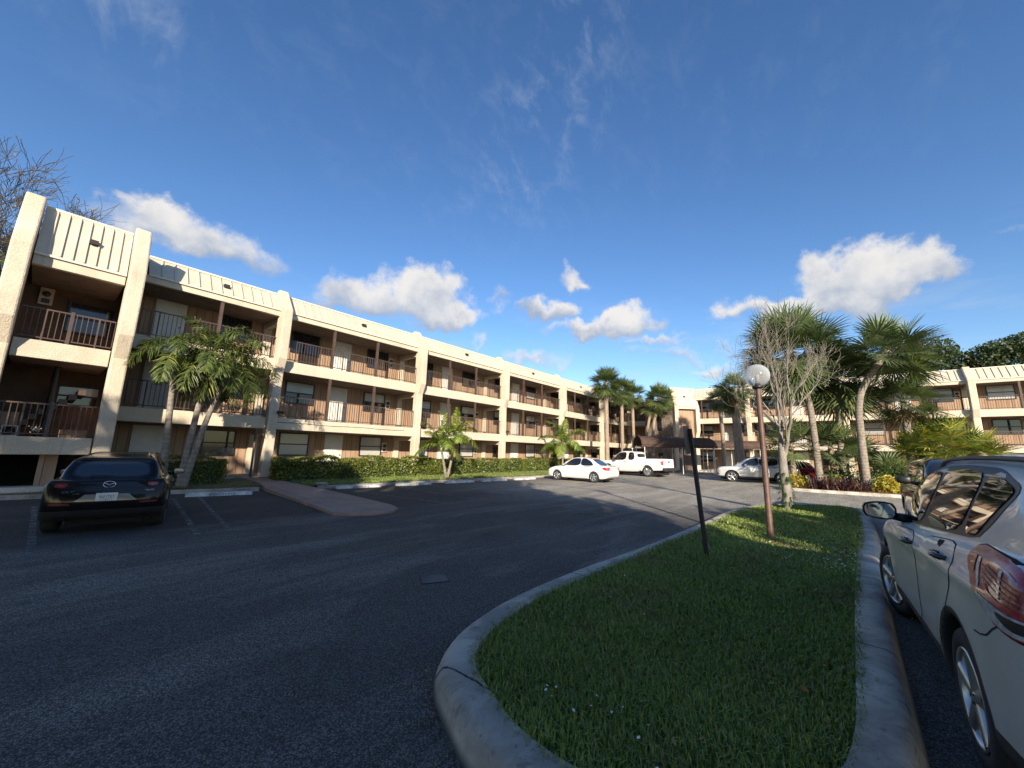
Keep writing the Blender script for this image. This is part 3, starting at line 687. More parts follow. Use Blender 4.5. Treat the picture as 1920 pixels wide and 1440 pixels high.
class Body:
    def __init__(s, sp, h):
        L, W, H = sp['L'], sp['W'], sp['H']; s.h = h; s.sp = sp
        x = np.arange(-.12, L+.12, h); y = np.arange(-.5*h, W/2+.14, h); z = np.arange(.05, H+.12, h); s.org = (x[0], y[0], z[0])
        X, Z = np.meshgrid(x, z, indexing='ij'); Xp, Yp = np.meshgrid(x, y, indexing='ij'); Yf, Zf = np.meshgrid(y, z, indexing='ij')
        side = poly_sdf(smooth_open(sp['lower']+[sp['lower'][0]], sp.get('sm', 2))[:-1], X, Z)[:, None, :]
        pl = smooth_open(sp['plan'], 2); plan = poly_sdf([tuple(p) for p in pl]+[(p[0], -p[1]) for p in pl[::-1]], Xp, Yp)[:, :, None]
        w = interp(sp['flank']); flank = (Yf-w(Zf))[None]
        fl = 0
        for (wx, wr) in sp['arches']:
            rr = np.sqrt((X-wx)**2+(Z-sp['wheel_r'])**2); fl = fl+sp.get('flare', .02)*np.exp(-((rr-wr)/.13)**2)*(Z < sp.get('flare_top', .95))
        cr = sp.get('crease')
        crease = 0
        if cr is not None:
            zc = interp(cr)(X); crease = .016*np.exp(-((Z-zc)/.035)**2)*(np.clip((X-.1)/.4, 0, 1)) if True else 0
        flank = flank-(fl if np.isscalar(fl) else fl[:, None, :])-(crease if np.isscalar(crease) else crease[:, None, :])
        k = sp.get('k', .07)
        A = smax(smax(side, plan, .12), flank, k)
        gh = poly_sdf(smooth_open(sp['upper']+[sp['upper'][0]], 2)[:-1], X, Z)[:, None, :]
        tb = interp(sp['tumble']); gpl = smooth_open(sp['gplan'], 2); gplan = poly_sdf([tuple(p) for p in gpl]+[(p[0], -p[1]) for p in gpl[::-1]], Xp, Yp)[:, :, None]
        B = smax(smax(gh, (Yf-tb(Zf))[None]*.97, .13), gplan, .1)
        F = smin(A, B, sp.get('ku', .04))
        if 'cut' in sp:
            for (x0, x1, yw, z0, z1) in sp['cut']:
                bx = np.maximum(np.maximum(np.maximum(x0-X, X-x1)[:, None, :], (Yf-yw)[None]), np.maximum(z0-Z, Z-z1)[:, None, :]); F = smax(F, -bx, .03)
        for (wx, wr) in sp['arches']:
            cyl = np.maximum((np.sqrt((X-wx)**2+(Z-sp['wheel_r'])**2)-wr)[:, None, :], (W/2-.34-Yf)[None]); F = smax(F, -cyl, .02)
        s.F = F; s.G = np.gradient(F, h)
    def sample(s, A, P):
        q = (np.stack([P[:, 0], np.abs(P[:, 1]), P[:, 2]], 1)-np.array(s.org))/s.h; q = np.clip(q, 0, np.array(A.shape)-1.001); i = q.astype(int); f = q-i; r = 0
        for dx in (0, 1):
            for dy in (0, 1):
                for dz in (0, 1):
                    w = (f[:, 0] if dx else 1-f[:, 0])*(f[:, 1] if dy else 1-f[:, 1])*(f[:, 2] if dz else 1-f[:, 2]); r = r+w*A[i[:, 0]+dx, i[:, 1]+dy, i[:, 2]+dz]
        return r
    def normal(s, P):
        n = np.stack([s.sample(g_, P) for g_ in s.G], 1); n[:, 1] *= np.where(P[:, 1] < 0, -1, 1)
        return n/np.maximum(np.linalg.norm(n, axis=1), 1e-6)[:, None]
    def mesh(s):
        Fm = np.concatenate([s.F[:, :0:-1, :], s.F[:, 1:, :]], 1)  # mirror about y = 0 (samples at +-h/2)
        org = (s.org[0], -(s.F.shape[1]-1.5)*s.h, s.org[2]); V, Q = surface_nets(Fm, org, s.h)
        for _ in range(3):
            V = V-s.normal(V)*np.clip(s.sample(s.F, V), -s.h, s.h)[:, None]*.7
        return V, Q
def set_normals(o, nrm): o.data.normals_split_custom_set_from_vertices([tuple(n) for n in nrm])
class Car:
    def __init__(s, name, sp, h, paint, label, cat, group=None):
        s.sp = sp; s.b = Body(sp, h); V, Q = s.b.mesh(); s.root = empty(name, label=label, cat=cat, group=group)
        s.body = mesh_obj('body', V, Q, paint, s.root, True); set_normals(s.body, s.b.normal(V))
        s.bvh = BVHTree.FromPolygons([tuple(v) for v in V], [tuple(int(i) for i in q) for q in Q]); s.paint = paint
    def cast(s, view, a, b_):
        """view: 'L','R' side (x,z); 'B' back, 'F' front (y,z); 'T' top (x,y)"""
        if view in 'LR':
            sg = 1 if view == 'L' else -1; o, d = (a, 3*sg, b_), (0, -sg, 0)
        elif view in 'BF':
            sg = -1 if view == 'B' else 1; o, d = (s.sp['L']/2+6*sg, a, b_), (-sg, 0, 0)
        else: o, d = (a, b_, 4), (0, 0, -1)
        h = s.bvh.ray_cast(Vector(o), Vector(d)); return h[0]
    def patch(s, name, view, layers, parent=None, sp=.06, rnd=2, mats=None):
        """layers = [(outline, offset, material)] laid on the body surface as one mesh"""
        vs, fs, mi, ms, nr = [], [], [], [], []
        for out, off, mat in layers:
            P = out
            if rnd:
                for _ in range(rnd):
                    Q = []
                    for i in range(len(P)):
                        a, b_ = np.array(P[i]), np.array(P[(i+1) % len(P)]); Q += [tuple(a*.82+b_*.18), tuple(a*.18+b_*.82)]
                    P = Q
            D = []
            for i in range(len(P)):
                a, b_ = np.array(P[i]), np.array(P[(i+1) % len(P)]); n = max(1, int(np.linalg.norm(b_-a)/sp)); D += [tuple(a+(b_-a)*k/n) for k in range(n)]
            A = np.array(D); lo, hi = A.min(0), A.max(0); gx, gy = np.meshgrid(np.arange(lo[0]+sp/2, hi[0], sp), np.arange(lo[1]+sp/2, hi[1], sp))
            gp = np.stack([gx.ravel(), gy.ravel()], 1)
            if len(gp):
                sd_ = poly_sdf(D, gp[:, 0], gp[:, 1]); gp = gp[sd_ < -sp*.35]
            pts = [Vector(p) for p in D]+[Vector(p) for p in gp]
            r = delaunay_2d_cdt(pts, [], [list(range(len(D)))], 1, 1e-5); p3 = []; last = None
            for p in r[0]:
                hpt = s.cast(view, p[0], p[1])
                if hpt is None:
                    q3 = (p[0], (1 if view == 'L' else -1)*s.sp['W']/2, p[1]) if view in 'LR' else ((0 if view == 'B' else s.sp['L'], p[0], p[1]) if view in 'BF' else (p[0], p[1], 2))
                    hpt = s.bvh.find_nearest(Vector(q3))[0]
                last = hpt; p3.append(tuple(hpt))
            P3 = np.array(p3); N = s.b.normal(P3); P3 = P3+N*off
            base = len(vs); vs += [tuple(p) for p in P3]; nr += [tuple(n) for n in N]
            if mat not in ms: ms.append(mat)
            for f in r[2]:
                a, b_, c_ = (P3[i] for i in f[:3]); nn = np.cross(b_-a, c_-a); f2 = [i+base for i in f]
                if nn@N[f[0]] < 0: f2 = f2[::-1]
                fs.append(tuple(f2)); mi.append(ms.index(mat))
        o = mesh_obj(name, vs, fs, ms, parent or s.root, True, mi); set_normals(o, nr); return o
def grow(P, d):
    P = [np.array(p, float) for p in P]; n = len(P); ar = sum(P[i][0]*P[(i+1) % n][1]-P[(i+1) % n][0]*P[i][1] for i in range(n)); sg = 1 if ar > 0 else -1; out = []
    for i in range(n):
        e0 = P[i]-P[i-1]; e1 = P[(i+1) % n]-P[i]; n0 = np.array([e0[1], -e0[0]])/np.linalg.norm(e0)*sg; n1 = np.array([e1[1], -e1[0]])/np.linalg.norm(e1)*sg
        m = n0+n1; m = m/max(.45, (m@m)/2); out.append(tuple(P[i]+m*d))
    return out
def mir(P): return [(-p[0], p[1]) for p in P]
# ---- vehicle materials
def paint_mat(name, col, metal=.0, rough=.35, clad=None, flake=0., coat=.8, dustf=.22):
    """gloss paint; clad = (z, [(x, z, r)...]) paints the unpainted dark plastic below a line and round the arches"""
    m, nt, b, g, ob = new_mat(name); b.inputs['Metallic'].default_value = metal
    n = g.noise(ob, 3., 4, .6); n2 = g.noise(ob, 700, 1)
    c = g.mix(g.ramp(n, .3, .7), tuple(k*.9 for k in col), col)
    if flake: c = g.mix(g.m('MULTIPLY', g.ramp(n2, .5, .75), flake), c, tuple(min(1, k*1.8+.02) for k in col))
    # road dust towards the sills
    sp = nt.nodes.new('ShaderNodeSeparateXYZ'); nt.links.new(ob, sp.inputs[0])
    dust = g.m('MULTIPLY', g.ramp(sp.outputs[2], .75, .2), dustf); c = g.mix(dust, c, (.16, .145, .12))
    nt.links.new(c, b.inputs['Base Color']); b.inputs['Roughness'].default_value = rough; b.inputs['Coat Weight'].default_value = coat; b.inputs['Coat Roughness'].default_value = .04
    b.inputs['Specular IOR Level'].default_value = .5 if max(col) > .02 else .2
    if clad:
        z0, ar = clad; msk = g.m('LESS_THAN', sp.outputs[2], z0)
        for (x, z, r) in ar:
            dx = g.m('SUBTRACT', sp.outputs[0], x); dz = g.m('SUBTRACT', sp.outputs[2], z); d = g.m('SQRT', g.m('ADD', g.m('MULTIPLY', dx, dx), g.m('MULTIPLY', dz, dz)))
            msk = g.m('MAXIMUM', msk, g.m('LESS_THAN', d, r))
        nt.links.new(g.mix(msk, c, (.022, .022, .023)), b.inputs['Base Color'])
        nt.links.new(g.m('MULTIPLY_ADD', msk, .6-rough, rough), b.inputs['Roughness']); nt.links.new(g.m('MULTIPLY', g.m('SUBTRACT', 1., msk), coat), b.inputs['Coat Weight'])
        if metal: nt.links.new(g.m('MULTIPLY', g.m('SUBTRACT', 1., msk), metal), b.inputs['Metallic'])
    return m
M_trim = pmat('black_rubber_trim', (.014, .014, .015), .45, var=.1)
M_glass = pmat('tinted_car_glass', (.008, .009, .011), .02, var=.05, coat=1., spec=.8)
M_rub = pmat('tyre_rubber', (.02, .02, .021), .85, var=.2, vscale=8, bump=.3, bscale=60)
M_rim = pmat('brushed_alloy', (.48, .49, .5), .3, metal=.85, var=.06)
M_dark = pmat('dark_wheel_well', (.008, .008, .009), .9)
M_chrome = pmat('chrome', (.75, .76, .78), .08, metal=1., var=.02)
M_red = pmat('red_tail_lens', (.40, .014, .016), .3, var=.2, vscale=30, coat=.35)
M_redk = pmat('dark_red_lens', (.14, .008, .012), .3, var=.15, coat=.35)
M_pink = pmat('smoked_pink_lens', (.26, .05, .075), .22, var=.3, vscale=35, coat=.4)
M_clear = pmat('clear_lens', (.50, .50, .51), .25, metal=.1, var=.2, vscale=20, coat=.5)
M_plate = pmat('white_plate', (.62, .64, .62), .4, var=.05)
M_greenl = pmat('dark_green_letters', (.02, .07, .05), .5)
M_seam = pmat('panel_gap', (.004, .004, .004), .9)
M_handle = pmat('black_door_handle', (.012, .013, .014), .25, coat=.6)
def wheel(car, x, side, r, w, style='five', y_out=None, label=None, rimmat=None):
    """wheel > tyre, rim; axle along local y, outer face at +y*side"""
    yo = y_out if y_out is not None else car.sp['W']/2-.03
    root = bpy.data.objects.new('wheel', None); COL.objects.link(root); root.parent = car.root; root.location = (x, yo*side, r); root.scale = (1, side, 1)
    rr = r*.70
    MB().lathe([(rr*.98, -w), (r*.93, -w), (r, -w*.82), (r, -w*.16), (r*.985, -w*.08), (r*.93, 0), (r*.8, .004), (rr*1.02, -.012), (rr*.96, -.03), (rr*.96, -w)], 40, 'y').build('tyre', M_rub, root, True)
    m = MB()
    m.lathe([(rr*1.0, -.006), (rr*.985, .002), (rr*.93, -.004), (rr*.9, -.035), (rr*.9, -w*.8)], 40, 'y')
    m.lathe([(0, -.004), (rr*.16, -.006), (rr*.2, -.02), (rr*.2, -.06), (0, -.06)], 20, 'y')
    ns = {'five': 5, 'ten': 10, 'six': 6, 'steel': 8}[style]
    for k in range(ns):
        a = 2*math.pi*k/ns+.3
        def pt(rad, tang, y): return (rad*math.cos(a)-tang*math.sin(a), y, rad*math.sin(a)+tang*math.cos(a))
        w0, w1 = {'five': (.2, .26), 'ten': (.1, .11), 'six': (.15, .2), 'steel': (.24, .3)}[style]; w0 *= rr*.75; w1 *= rr*.75
        f = [pt(rr*.12, -w0, -.014), pt(rr*.93, -w1, -.006), pt(rr*.93, w1, -.006), pt(rr*.12, w0, -.014)]; bk = [(p[0], -.05, p[2]) for p in f]
        mid0 = pt(rr*.12, 0, -.002); mid1 = pt(rr*.93, 0, .004)
        vv = [f[0], mid0, f[3], f[1], mid1, f[2]]+bk
        m.add(vv, [(0, 3, 4, 1), (1, 4, 5, 2), (0, 6, 7, 3), (2, 5, 8, 9)])
        if style == 'five':
            pass
    m.lathe([(0, -.055), (rr*.9, -.055)], 32, 'y', mi=1)
    for k in range(5):
        a = 2*math.pi*k/5; m.lathe([(0, .0), (.009, -.001), (.01, -.02)], 8, 'y', (rr*.13*math.cos(a), -.002, rr*.13*math.sin(a)), 1)
    m.build('rim', [rimmat or M_rim, M_dark], root, True, norm=False)
    return root
def wheels(car, style, w=.22, y_out=None, rimmat=None, steer=0.):
    for (x, _) in car.sp['arches']:
        for sd_ in (1, -1):
            w_ = wheel(car, x, sd_, car.sp['wheel_r'], w, style, y_out, rimmat=rimmat)
            if x > 2.5 and steer: w_.rotation_euler = (0, 0, steer)
    sp = car.sp; u = MB().box(.35, -sp['W']/2+.36, .16, sp['L']-.3, sp['W']/2-.36, .36)
    u.build('underbody', M_dark, car.root)
def mirror(car, x, z, side, y, size=(.13, .2, .16), shell=None, lbl=None):
    sx_, sy_, sz_ = size; m = MB(); n = 10; prof = []
    # rounded shell: lofted rounded rectangles along x (front = rounded nose, back = open with glass)
    secs = [(.5, .25, .3), (.42, .7, .7), (.2, .95, .95), (-.1, 1, 1), (-.42, 1, 1), (-.5, .96, .95)]; vs = []; K = 16
    for (tx, ty, tz) in secs:
        for k in range(K):
            a = 2*math.pi*k/K; c, s_ = math.cos(a), math.sin(a); q = (abs(c)**4+abs(s_)**4)**-.25
            tap = 1-.18*max(0, c)
            vs.append((x+tx*sx_, side*(y+sy_*.5*ty*c*q), z+sz_*.5*tz*s_*q*tap))
    fs = []
    for i in range(len(secs)-1):
        for k in range(K): fs.append((i*K+k, i*K+(k+1) % K, (i+1)*K+(k+1) % K, (i+1)*K+k))
    fs.append(tuple(range(K))); m.add(vs, fs)
    m.tube([(x+.02, side*(y-sy_*.4), z-sz_*.3), (x+.05, side*(y-sy_*.95), z-sz_*.45)], [.035, .05], 8)
    o = m.build('mirror', shell or M_trim, car.root, True, norm=True)
    gv = []
    for k in range(K):
        a = 2*math.pi*k/K; c, s_ = math.cos(a), math.sin(a); q = (abs(c)**4+abs(s_)**4)**-.25; gv.append((x-.505*sx_, side*(y+sy_*.44*c*q), z+sz_*.42*s_*q*(1-.18*max(0, c))))
    mesh_obj('mirror_glass', gv, [tuple(range(K)) if side < 0 else tuple(range(K))[::-1]], M_mirror, o)
    return o
M_mirror = pmat('mirror_glass', (.5, .52, .55), .03, metal=1., var=.02)
def side_glass(car, outs, trim=.025, sides='LR'):
    for v in sides:
        for o in outs: car.patch('window', v, [(grow(o, trim), .004, M_trim), (o, .008, M_glass)])
def side_doors(car, outs, handles, sides='LR', hmat=None):
    for v in sides:
        for o, hd in zip(outs, handles):
            d = car.patch('door', v, [(grow(o, .006), .0015, M_seam), (o, .003, car.paint)], sp=.05, rnd=2)
            hx, hz = hd; c = car.cast(v, hx, hz); sg = 1 if v == 'L' else -1
            hb = MB().tube([(hx-.1, c.y-sg*.01, hz), (hx-.085, c.y+sg*.035, hz+.004), (hx, c.y+sg*.045, hz+.006), (hx+.085, c.y+sg*.035, hz+.004), (hx+.1, c.y-sg*.01, hz)], [.012, .017, .02, .017, .012], 8)
            hb.build('handle', hmat or M_handle, d, True)
def place(car, x, y, heading, scale=1., ref=None):
    """puts the point ref (x from tail, y left) of the car on (x, y)"""
    rx, ry = ref if ref else (0, 0); c, s_ = math.cos(heading), math.sin(heading)
    car.root.location = (x-scale*(rx*c-ry*s_), y-scale*(rx*s_+ry*c), 0); car.root.rotation_euler = (0, 0, heading); car.root.scale = (scale,)*3
def plan(L, W, rr=.22, fr=.35, tail=.86, nose=.8):
    h = W/2+.02; return [(0, 0), (0.0, h*tail*.5), (.02, h*tail*.86), (.16, h*.965), (.6, h), (L*.5, h), (L-1.0, h), (L-.45, h*.95), (L-.16, h*nose), (L-.02, h*nose*.55), (L, 0)]
def gplan(x0, x1, w0, w1): return [(x0, 0), (x0, w0*.6), (x0+.06, w0*.9), (x0+.5, w0*1.02), ((x0+x1)/2, w1*1.03), (x1-.9, w1), (x1-.2, w1*.78), (x1, w1*.4), (x1, 0)]

# ================= silver compact SUV in the foreground
ESC = dict(L=4.52, W=1.84, H=1.68, wheel_r=.345, arches=[(.93, .40), (3.62, .40)], flare=.03, k=.06, ku=.035, flare_top=1.0,
    lower=[(.16, .30), (.03, .42), (0, .60), (.02, .78), (.07, .92), (.10, 1.05), (.15, 1.16), (.5, 1.185), (1.2, 1.13), (2.2, 1.06), (2.9, 1.03), (3.3, 1.02), (3.75, .97), (4.2, .86), (4.42, .74), (4.52, .58), (4.5, .36), (4.38, .25), (3.9, .22), (.5, .24)],
    plan=plan(4.52, 1.84), flank=[(.2, .86), (.35, .905), (.55, .925), (.8, .915), (.95, .905), (1.1, .86), (1.3, .79)], crease=[(0, 1.0), (1, .99), (3, .9), (4.5, .78)],
    upper=[(.14, 1.05), (.22, 1.22), (.36, 1.42), (.48, 1.53), (.40, 1.605), (.62, 1.64), (1.1, 1.672), (1.7, 1.685), (2.25, 1.655), (2.7, 1.55), (3.1, 1.33), (3.5, 1.05), (3.3, .9), (.4, .9)],
    tumble=[(.9, .84), (1.08, .835), (1.2, .80), (1.4, .715), (1.55, .645), (1.62, .59), (1.7, .52)], gplan=gplan(.1, 3.55, .80, .84))
M_silver = paint_mat('silver_green_metallic', (.56, .57, .55), .3, .42, (.40, [(.93, .345, .445), (3.62, .345, .445)]), .3, .5)
car = Car('compact_suv', ESC, .02, M_silver, 'silver grey compact SUV close by on the right, seen from its left rear', 'SUV')
belt = interp([(.5, 1.235), (1.0, 1.2), (1.6, 1.16), (2.2, 1.12), (2.9, 1.07), (3.3, 1.05)])
w_f = [(2.10, belt(2.1)), (3.08, belt(3.08)), (2.96, 1.2), (2.74, 1.38), (2.52, 1.5), (2.1, 1.555)]
w_r = [(1.17, belt(1.17)), (2.02, belt(2.02)), (2.02, 1.56), (1.6, 1.568), (1.17, 1.56)]
w_q = [(.80, 1.32), (.92, belt(.92)), (1.1, belt(1.1)), (1.1, 1.557), (.9, 1.54), (.66, 1.49), (.64, 1.46)]
for v in 'LR':
    frame = [(.75, 1.29), (.9, belt(.9)-.015), (1.6, belt(1.6)-.02), (2.4, belt(2.4)-.02), (3.2, belt(3.2)-.02), (3.06, 1.17), (2.8, 1.38), (2.54, 1.54), (2.1, 1.59), (1.6, 1.6), (1.1, 1.592), (.9, 1.57), (.61, 1.51), (.59, 1.46)]
    car.patch('window_frame', v, [(frame, .003, M_trim)], sp=.05, rnd=1)
    for q in (w_f, w_r, w_q): car.patch('window', v, [(q, .008, M_glass)], sp=.05)
side_doors(car, [[(1.98, .36), (2.02, 1.05), (2.95, 1.0), (3.16, .9), (3.2, .62), (3.12, .36)], [(1.45, .40), (1.2, .62), (1.02, .85), (.98, 1.02), (1.1, 1.14), (1.95, 1.055), (1.92, .36)]], [(2.18, .965), (1.22, 1.03)])
for v in 'LR':
    up_ = lambda P: [(x_, z_+.055) for x_, z_ in P]
    tl = up_([(.84, 1.135), (.76, 1.03), (.56, .94), (.36, .855), (.17, .83), (.03, .83), (.03, .98), (.12, 1.07), (.3, 1.115)])
    pol = lambda t0, t1, n_=5: [tuple(np.array(t0)*(1-k/n_)+np.array(t1)*k/n_) for k in range(n_+1)]
    lens = up_([(.75, 1.095), (.70, 1.035), (.54, .965), (.36, .875), (.2, .845), (.06, .84), (.06, .985), (.14, 1.045), (.3, 1.09)])
    layers = [(grow(tl, .008), .002, M_seam), (tl, .006, M_red), (lens, .009, M_pink)]
    layers += [(up_([(.52, .945), (.36, .868), (.2, .842), (.06, .838), (.06, .905), (.3, .93)]), .011, M_clear), (up_([(.30, .915), (.2, .862), (.07, .855), (.07, .90)]), .0125, M_trim),
        (up_([(.62, 1.085), (.565, 1.01), (.50, .965), (.47, .962), (.53, 1.015), (.58, 1.085)]), .012, M_clear), (up_([(.72, 1.085), (.68, 1.035), (.60, 1.0), (.64, 1.085)]), .012, M_red), (up_([(.44, .985), (.36, .945), (.08, .925), (.08, .94), (.34, .965), (.43, .997)]), .0125, M_red),
        (up_([(.33, 1.075), (.29, 1.0), (.27, .965), (.25, .965), (.265, 1.0), (.30, 1.075)]), .0125, M_clear)]
    layers += [(up_([(.50-.0*k, 1.075-.02*k), (.08, 1.02-.02*k), (.08, 1.014-.02*k), (.50, 1.069-.02*k)]), .0128, M_redk) for k in range(4)]
    a = car.patch('tail_light', v, layers, sp=.02, rnd=1)
    car.patch('bumper_seam', v, [(up_([(.60, .735), (.52, .742), (.44, .765), (.36, .815), (.30, .845), (.295, .84), (.355, .808), (.437, .757), (.52, .734), (.60, .727)]), .002, M_seam)], sp=.03, rnd=0)
car.patch('rear_window', 'B', [(grow([(-.55, 1.17), (.55, 1.17), (.46, 1.48), (-.46, 1.48)], .03), .003, M_trim), ([(-.55, 1.17), (.55, 1.17), (.46, 1.48), (-.46, 1.48)], .007, M_glass)])
car.patch('windscreen', 'F', [([(-.66, 1.12), (.66, 1.12), (.52, 1.52), (-.52, 1.52)], .006, M_glass)])
for s_ in (1, -1):
    rl = MB(); pts = [(x_, s_*(.585 if x_ > .6 else .57), (car.cast('T', x_, s_*.57).z)+.028) for x_ in (.62, .8, 1.2, 1.7, 2.2, 2.42)]
    rl.tube([(pts[0][0]-.08, pts[0][1], pts[0][2]-.04)]+pts+[(pts[-1][0]+.12, pts[-1][1], pts[-1][2]-.05)], .016, 8); rl.build('roof_rail', M_trim, car.root, True)
    mirror(car, 2.95, 1.13, s_, 1.0, (.12, .25, .17), M_trim)
wheels(car, 'five', .225, .905, None, R(12))
SUV1 = car
place(car, 3.66, -.49, R(2.0), 1.05, (.93, .905))

# ================= black hatchback crossover, seen from behind
MZ = dict(L=4.39, W=1.795, H=1.54, wheel_r=.345, arches=[(.86, .40), (3.51, .40)], flare=.035, k=.07, ku=.05, flare_top=.9,
    lower=[(.2, .27), (.06, .40), (0, .58), (.03, .72), (.10, .90), (.12, 1.0), (.26, 1.03), (.8, 1.03), (2, .99), (2.9, .97), (3.3, .95), (4.0, .84), (4.28, .7), (4.39, .5), (4.34, .28), (4.2, .22), (.5, .22)],
    plan=plan(4.39, 1.795, tail=.84), flank=[(.2, .84), (.35, .88), (.55, .90), (.75, .895), (.9, .875), (1.0, .83), (1.2, .76)],
    upper=[(.2, .95), (.33, 1.12), (.52, 1.33), (.50, 1.42), (.8, 1.475), (1.4, 1.525), (2.0, 1.53), (2.5, 1.45), (3.0, 1.2), (3.4, .96), (3.2, .85), (.4, .85)],
    tumble=[(.85, .83), (1.0, .80), (1.2, .70), (1.38, .61), (1.48, .55), (1.56, .48)], gplan=gplan(.18, 3.5, .76, .82))
M_mblack = paint_mat('black_paint', (.004, .004, .0055), .0, .2, (.46, [(.86, .345, .455), (3.51, .345, .455)]), 0., .28, .02)
car = Car('hatchback_crossover', MZ, .02, M_mblack, 'glossy black crossover parked nose-in by the left wing, seen from behind', 'car')
car.patch('rear_window', 'B', [(grow([(-.55, 1.06), (.55, 1.06), (.47, 1.34), (-.47, 1.34)], .03), .003, M_trim), ([(-.55, 1.06), (.55, 1.06), (.47, 1.34), (-.47, 1.34)], .007, M_glass)], sp=.05)
side_glass(car, [[(.75, 1.1), (1.75, 1.03), (1.75, 1.40), (1.3, 1.41), (.95, 1.34)], [(1.82, 1.03), (2.95, .99), (2.6, 1.25), (2.3, 1.38), (1.82, 1.4)]])
side_doors(car, [[(1.95, .48), (1.95, .98), (2.9, .95), (3.05, .6), (3.0, .48)], [(1.45, .48), (1.2, .7), (1.1, .95), (1.88, .98), (1.88, .48)]], [(2.1, .86), (1.3, .88)])
for s_ in (1, -1):
    f = (lambda P: P) if s_ > 0 else mir
    car.patch('tail_light', 'B', [(f([(.36, .955), (.52, .99), (.74, .985), (.76, .93), (.7, .87), (.55, .855), (.48, .91)]), .005, M_seam), (f([(.56, .955), (.72, .955), (.71, .885), (.6, .875), (.55, .91)]), .009, M_redk), (f([(.60, .93), (.68, .93), (.68, .90), (.61, .895)]), .013, M_red)], sp=.03)
    car.patch('reflector', 'B', [(f([(.47, .555), (.74, .565), (.74, .60), (.47, .59)]), .006, M_redk)], sp=.04)
    MB().lathe([(.033, -.06), (.04, -.02), (.04, .1), (.03, .1)], 14, 'x', (.07, s_*.53, .33)).build('tailpipe', M_chrome, car.root, True)
    mirror(car, 2.85, 1.03, s_, 1.0, (.12, .22, .15), M_mblack)
pr = car.patch('plate_recess', 'B', [([(-.43, .62), (.43, .62), (.30, .745), (-.30, .745)], .005, paint_mat('grey_trim', (.16, .15, .14), .3, .35))], sp=.05, rnd=0)
wp_ = MB().tube([(.2, -.05, 1.065), (.24, .05, 1.085), (.275, .3, 1.09)], [.012, .016, .008], 6).build('wiper', M_trim, car.root)
xb = car.cast('B', 0, .69).x
pl = MB().box(xb-.025, -.15, .62, xb-.008, .15, .77).build('licence_plate', M_plate, car.root, bevel=.003)
text_mesh('plate_number', '968 JTRT', .09, M_greenl, pl, (xb-.026, 0, .693), (R(90), 0, R(-90)), .001).scale = (.62, 1, 1)
text_mesh('plate_number', 'SUNSHINE STATE', .022, M_greenl, pl, (xb-.026, 0, .638), (R(90), 0, R(-90)), .0008)
# emblem: oval ring with a winged V
eb = MB(); ex = car.cast('B', 0, .92).x-.008; pts = [(ex, .085*math.cos(a), .925+.058*math.sin(a)) for a in np.linspace(0, 2*math.pi, 25)]
eb.tube(pts, .0065, 6); eb.tube([(ex, .07, .945), (ex, .03, .935), (ex, 0, .905), (ex, -.03, .935), (ex, -.07, .945)], .006, 6); eb.build('emblem', M_chrome, car.root, True)
for (tx, body, yy, zz, sz) in ((0, 'CX-30', .52, .795, .062), (0, 'AWD', .42, .76, .035), (0, 'SKYACTIV', -.58, .80, .04)):
    c0 = car.cast('B', yy, zz); text_mesh('badge', body, sz, M_chrome, car.root, (c0.x-.006, yy, zz), (R(90), 0, R(-90)+(.16 if yy > 0 else -.16)), .002)
wheels(car, 'ten', .22, .88)
place(car, .36, 11.72, R(79), .98, (.86, .88))

# ================= white compact saloon
SED = dict(L=4.53, W=1.70, H=1.47, wheel_r=.31, arches=[(.98, .35), (3.58, .35)], flare=.018, k=.08, ku=.05,
    lower=[(.25, .26), (.06, .36), (0, .52), (.02, .68), (.05, .88), (.12, .985), (.4, 1.01), (.85, 1.0), (2, .95), (2.9, .92), (3.3, .92), (3.9, .83), (4.35, .67), (4.53, .5), (4.48, .3), (4.3, .2), (.6, .2)],
    plan=plan(4.53, 1.70, tail=.86), flank=[(.18, .80), (.35, .835), (.55, .852), (.75, .85), (.9, .82), (1.0, .76), (1.2, .7)],
    upper=[(.5, .92), (.75, 1.05), (1.15, 1.31), (1.5, 1.43), (2.0, 1.47), (2.5, 1.44), (2.9, 1.26), (3.4, .95), (3.2, .82), (.7, .82)],
    tumble=[(.8, .79), (.95, .765), (1.15, .67), (1.32, .58), (1.42, .52), (1.5, .45)], gplan=gplan(.5, 3.45, .70, .78))
M_cwhite = paint_mat('white_car_paint', (.74, .73, .70), 0., .3)
car = Car('saloon_car', SED, .028, M_cwhite, 'white saloon parked nose-in to the hedge, nearer than the pickup', 'car')
side_glass(car, [[(1.95, .985), (3.08, .955), (2.72, 1.22), (2.45, 1.365), (1.95, 1.385)], [(1.05, 1.0), (1.88, .985), (1.88, 1.385), (1.6, 1.375), (1.2, 1.2)]])
side_doors(car, [[(1.92, .3), (1.92, .94), (2.95, .91), (3.1, .6), (3.05, .3)], [(1.5, .3), (1.2, .62), (1.05, .94), (1.86, .94), (1.86, .3)]], [(2.1, .83), (1.15, .85)], hmat=M_cwhite)
car.patch('rear_window', 'B', [(grow([(-.54, 1.04), (.54, 1.04), (.44, 1.34), (-.44, 1.34)], .02), .003, M_trim), ([(-.54, 1.04), (.54, 1.04), (.44, 1.34), (-.44, 1.34)], .007, M_glass)], sp=.05)
car.patch('windscreen', 'F', [([(-.6, 1.0), (.6, 1.0), (.46, 1.36), (-.46, 1.36)], .006, M_glass)], sp=.06)
car.patch('boot_seam', 'B', [([(-.5, .66), (.5, .66), (.52, .96), (-.52, .96)], .0015, M_seam), ([(-.49, .672), (.49, .672), (.51, .96), (-.51, .96)], .003, M_cwhite)], sp=.05, rnd=1)
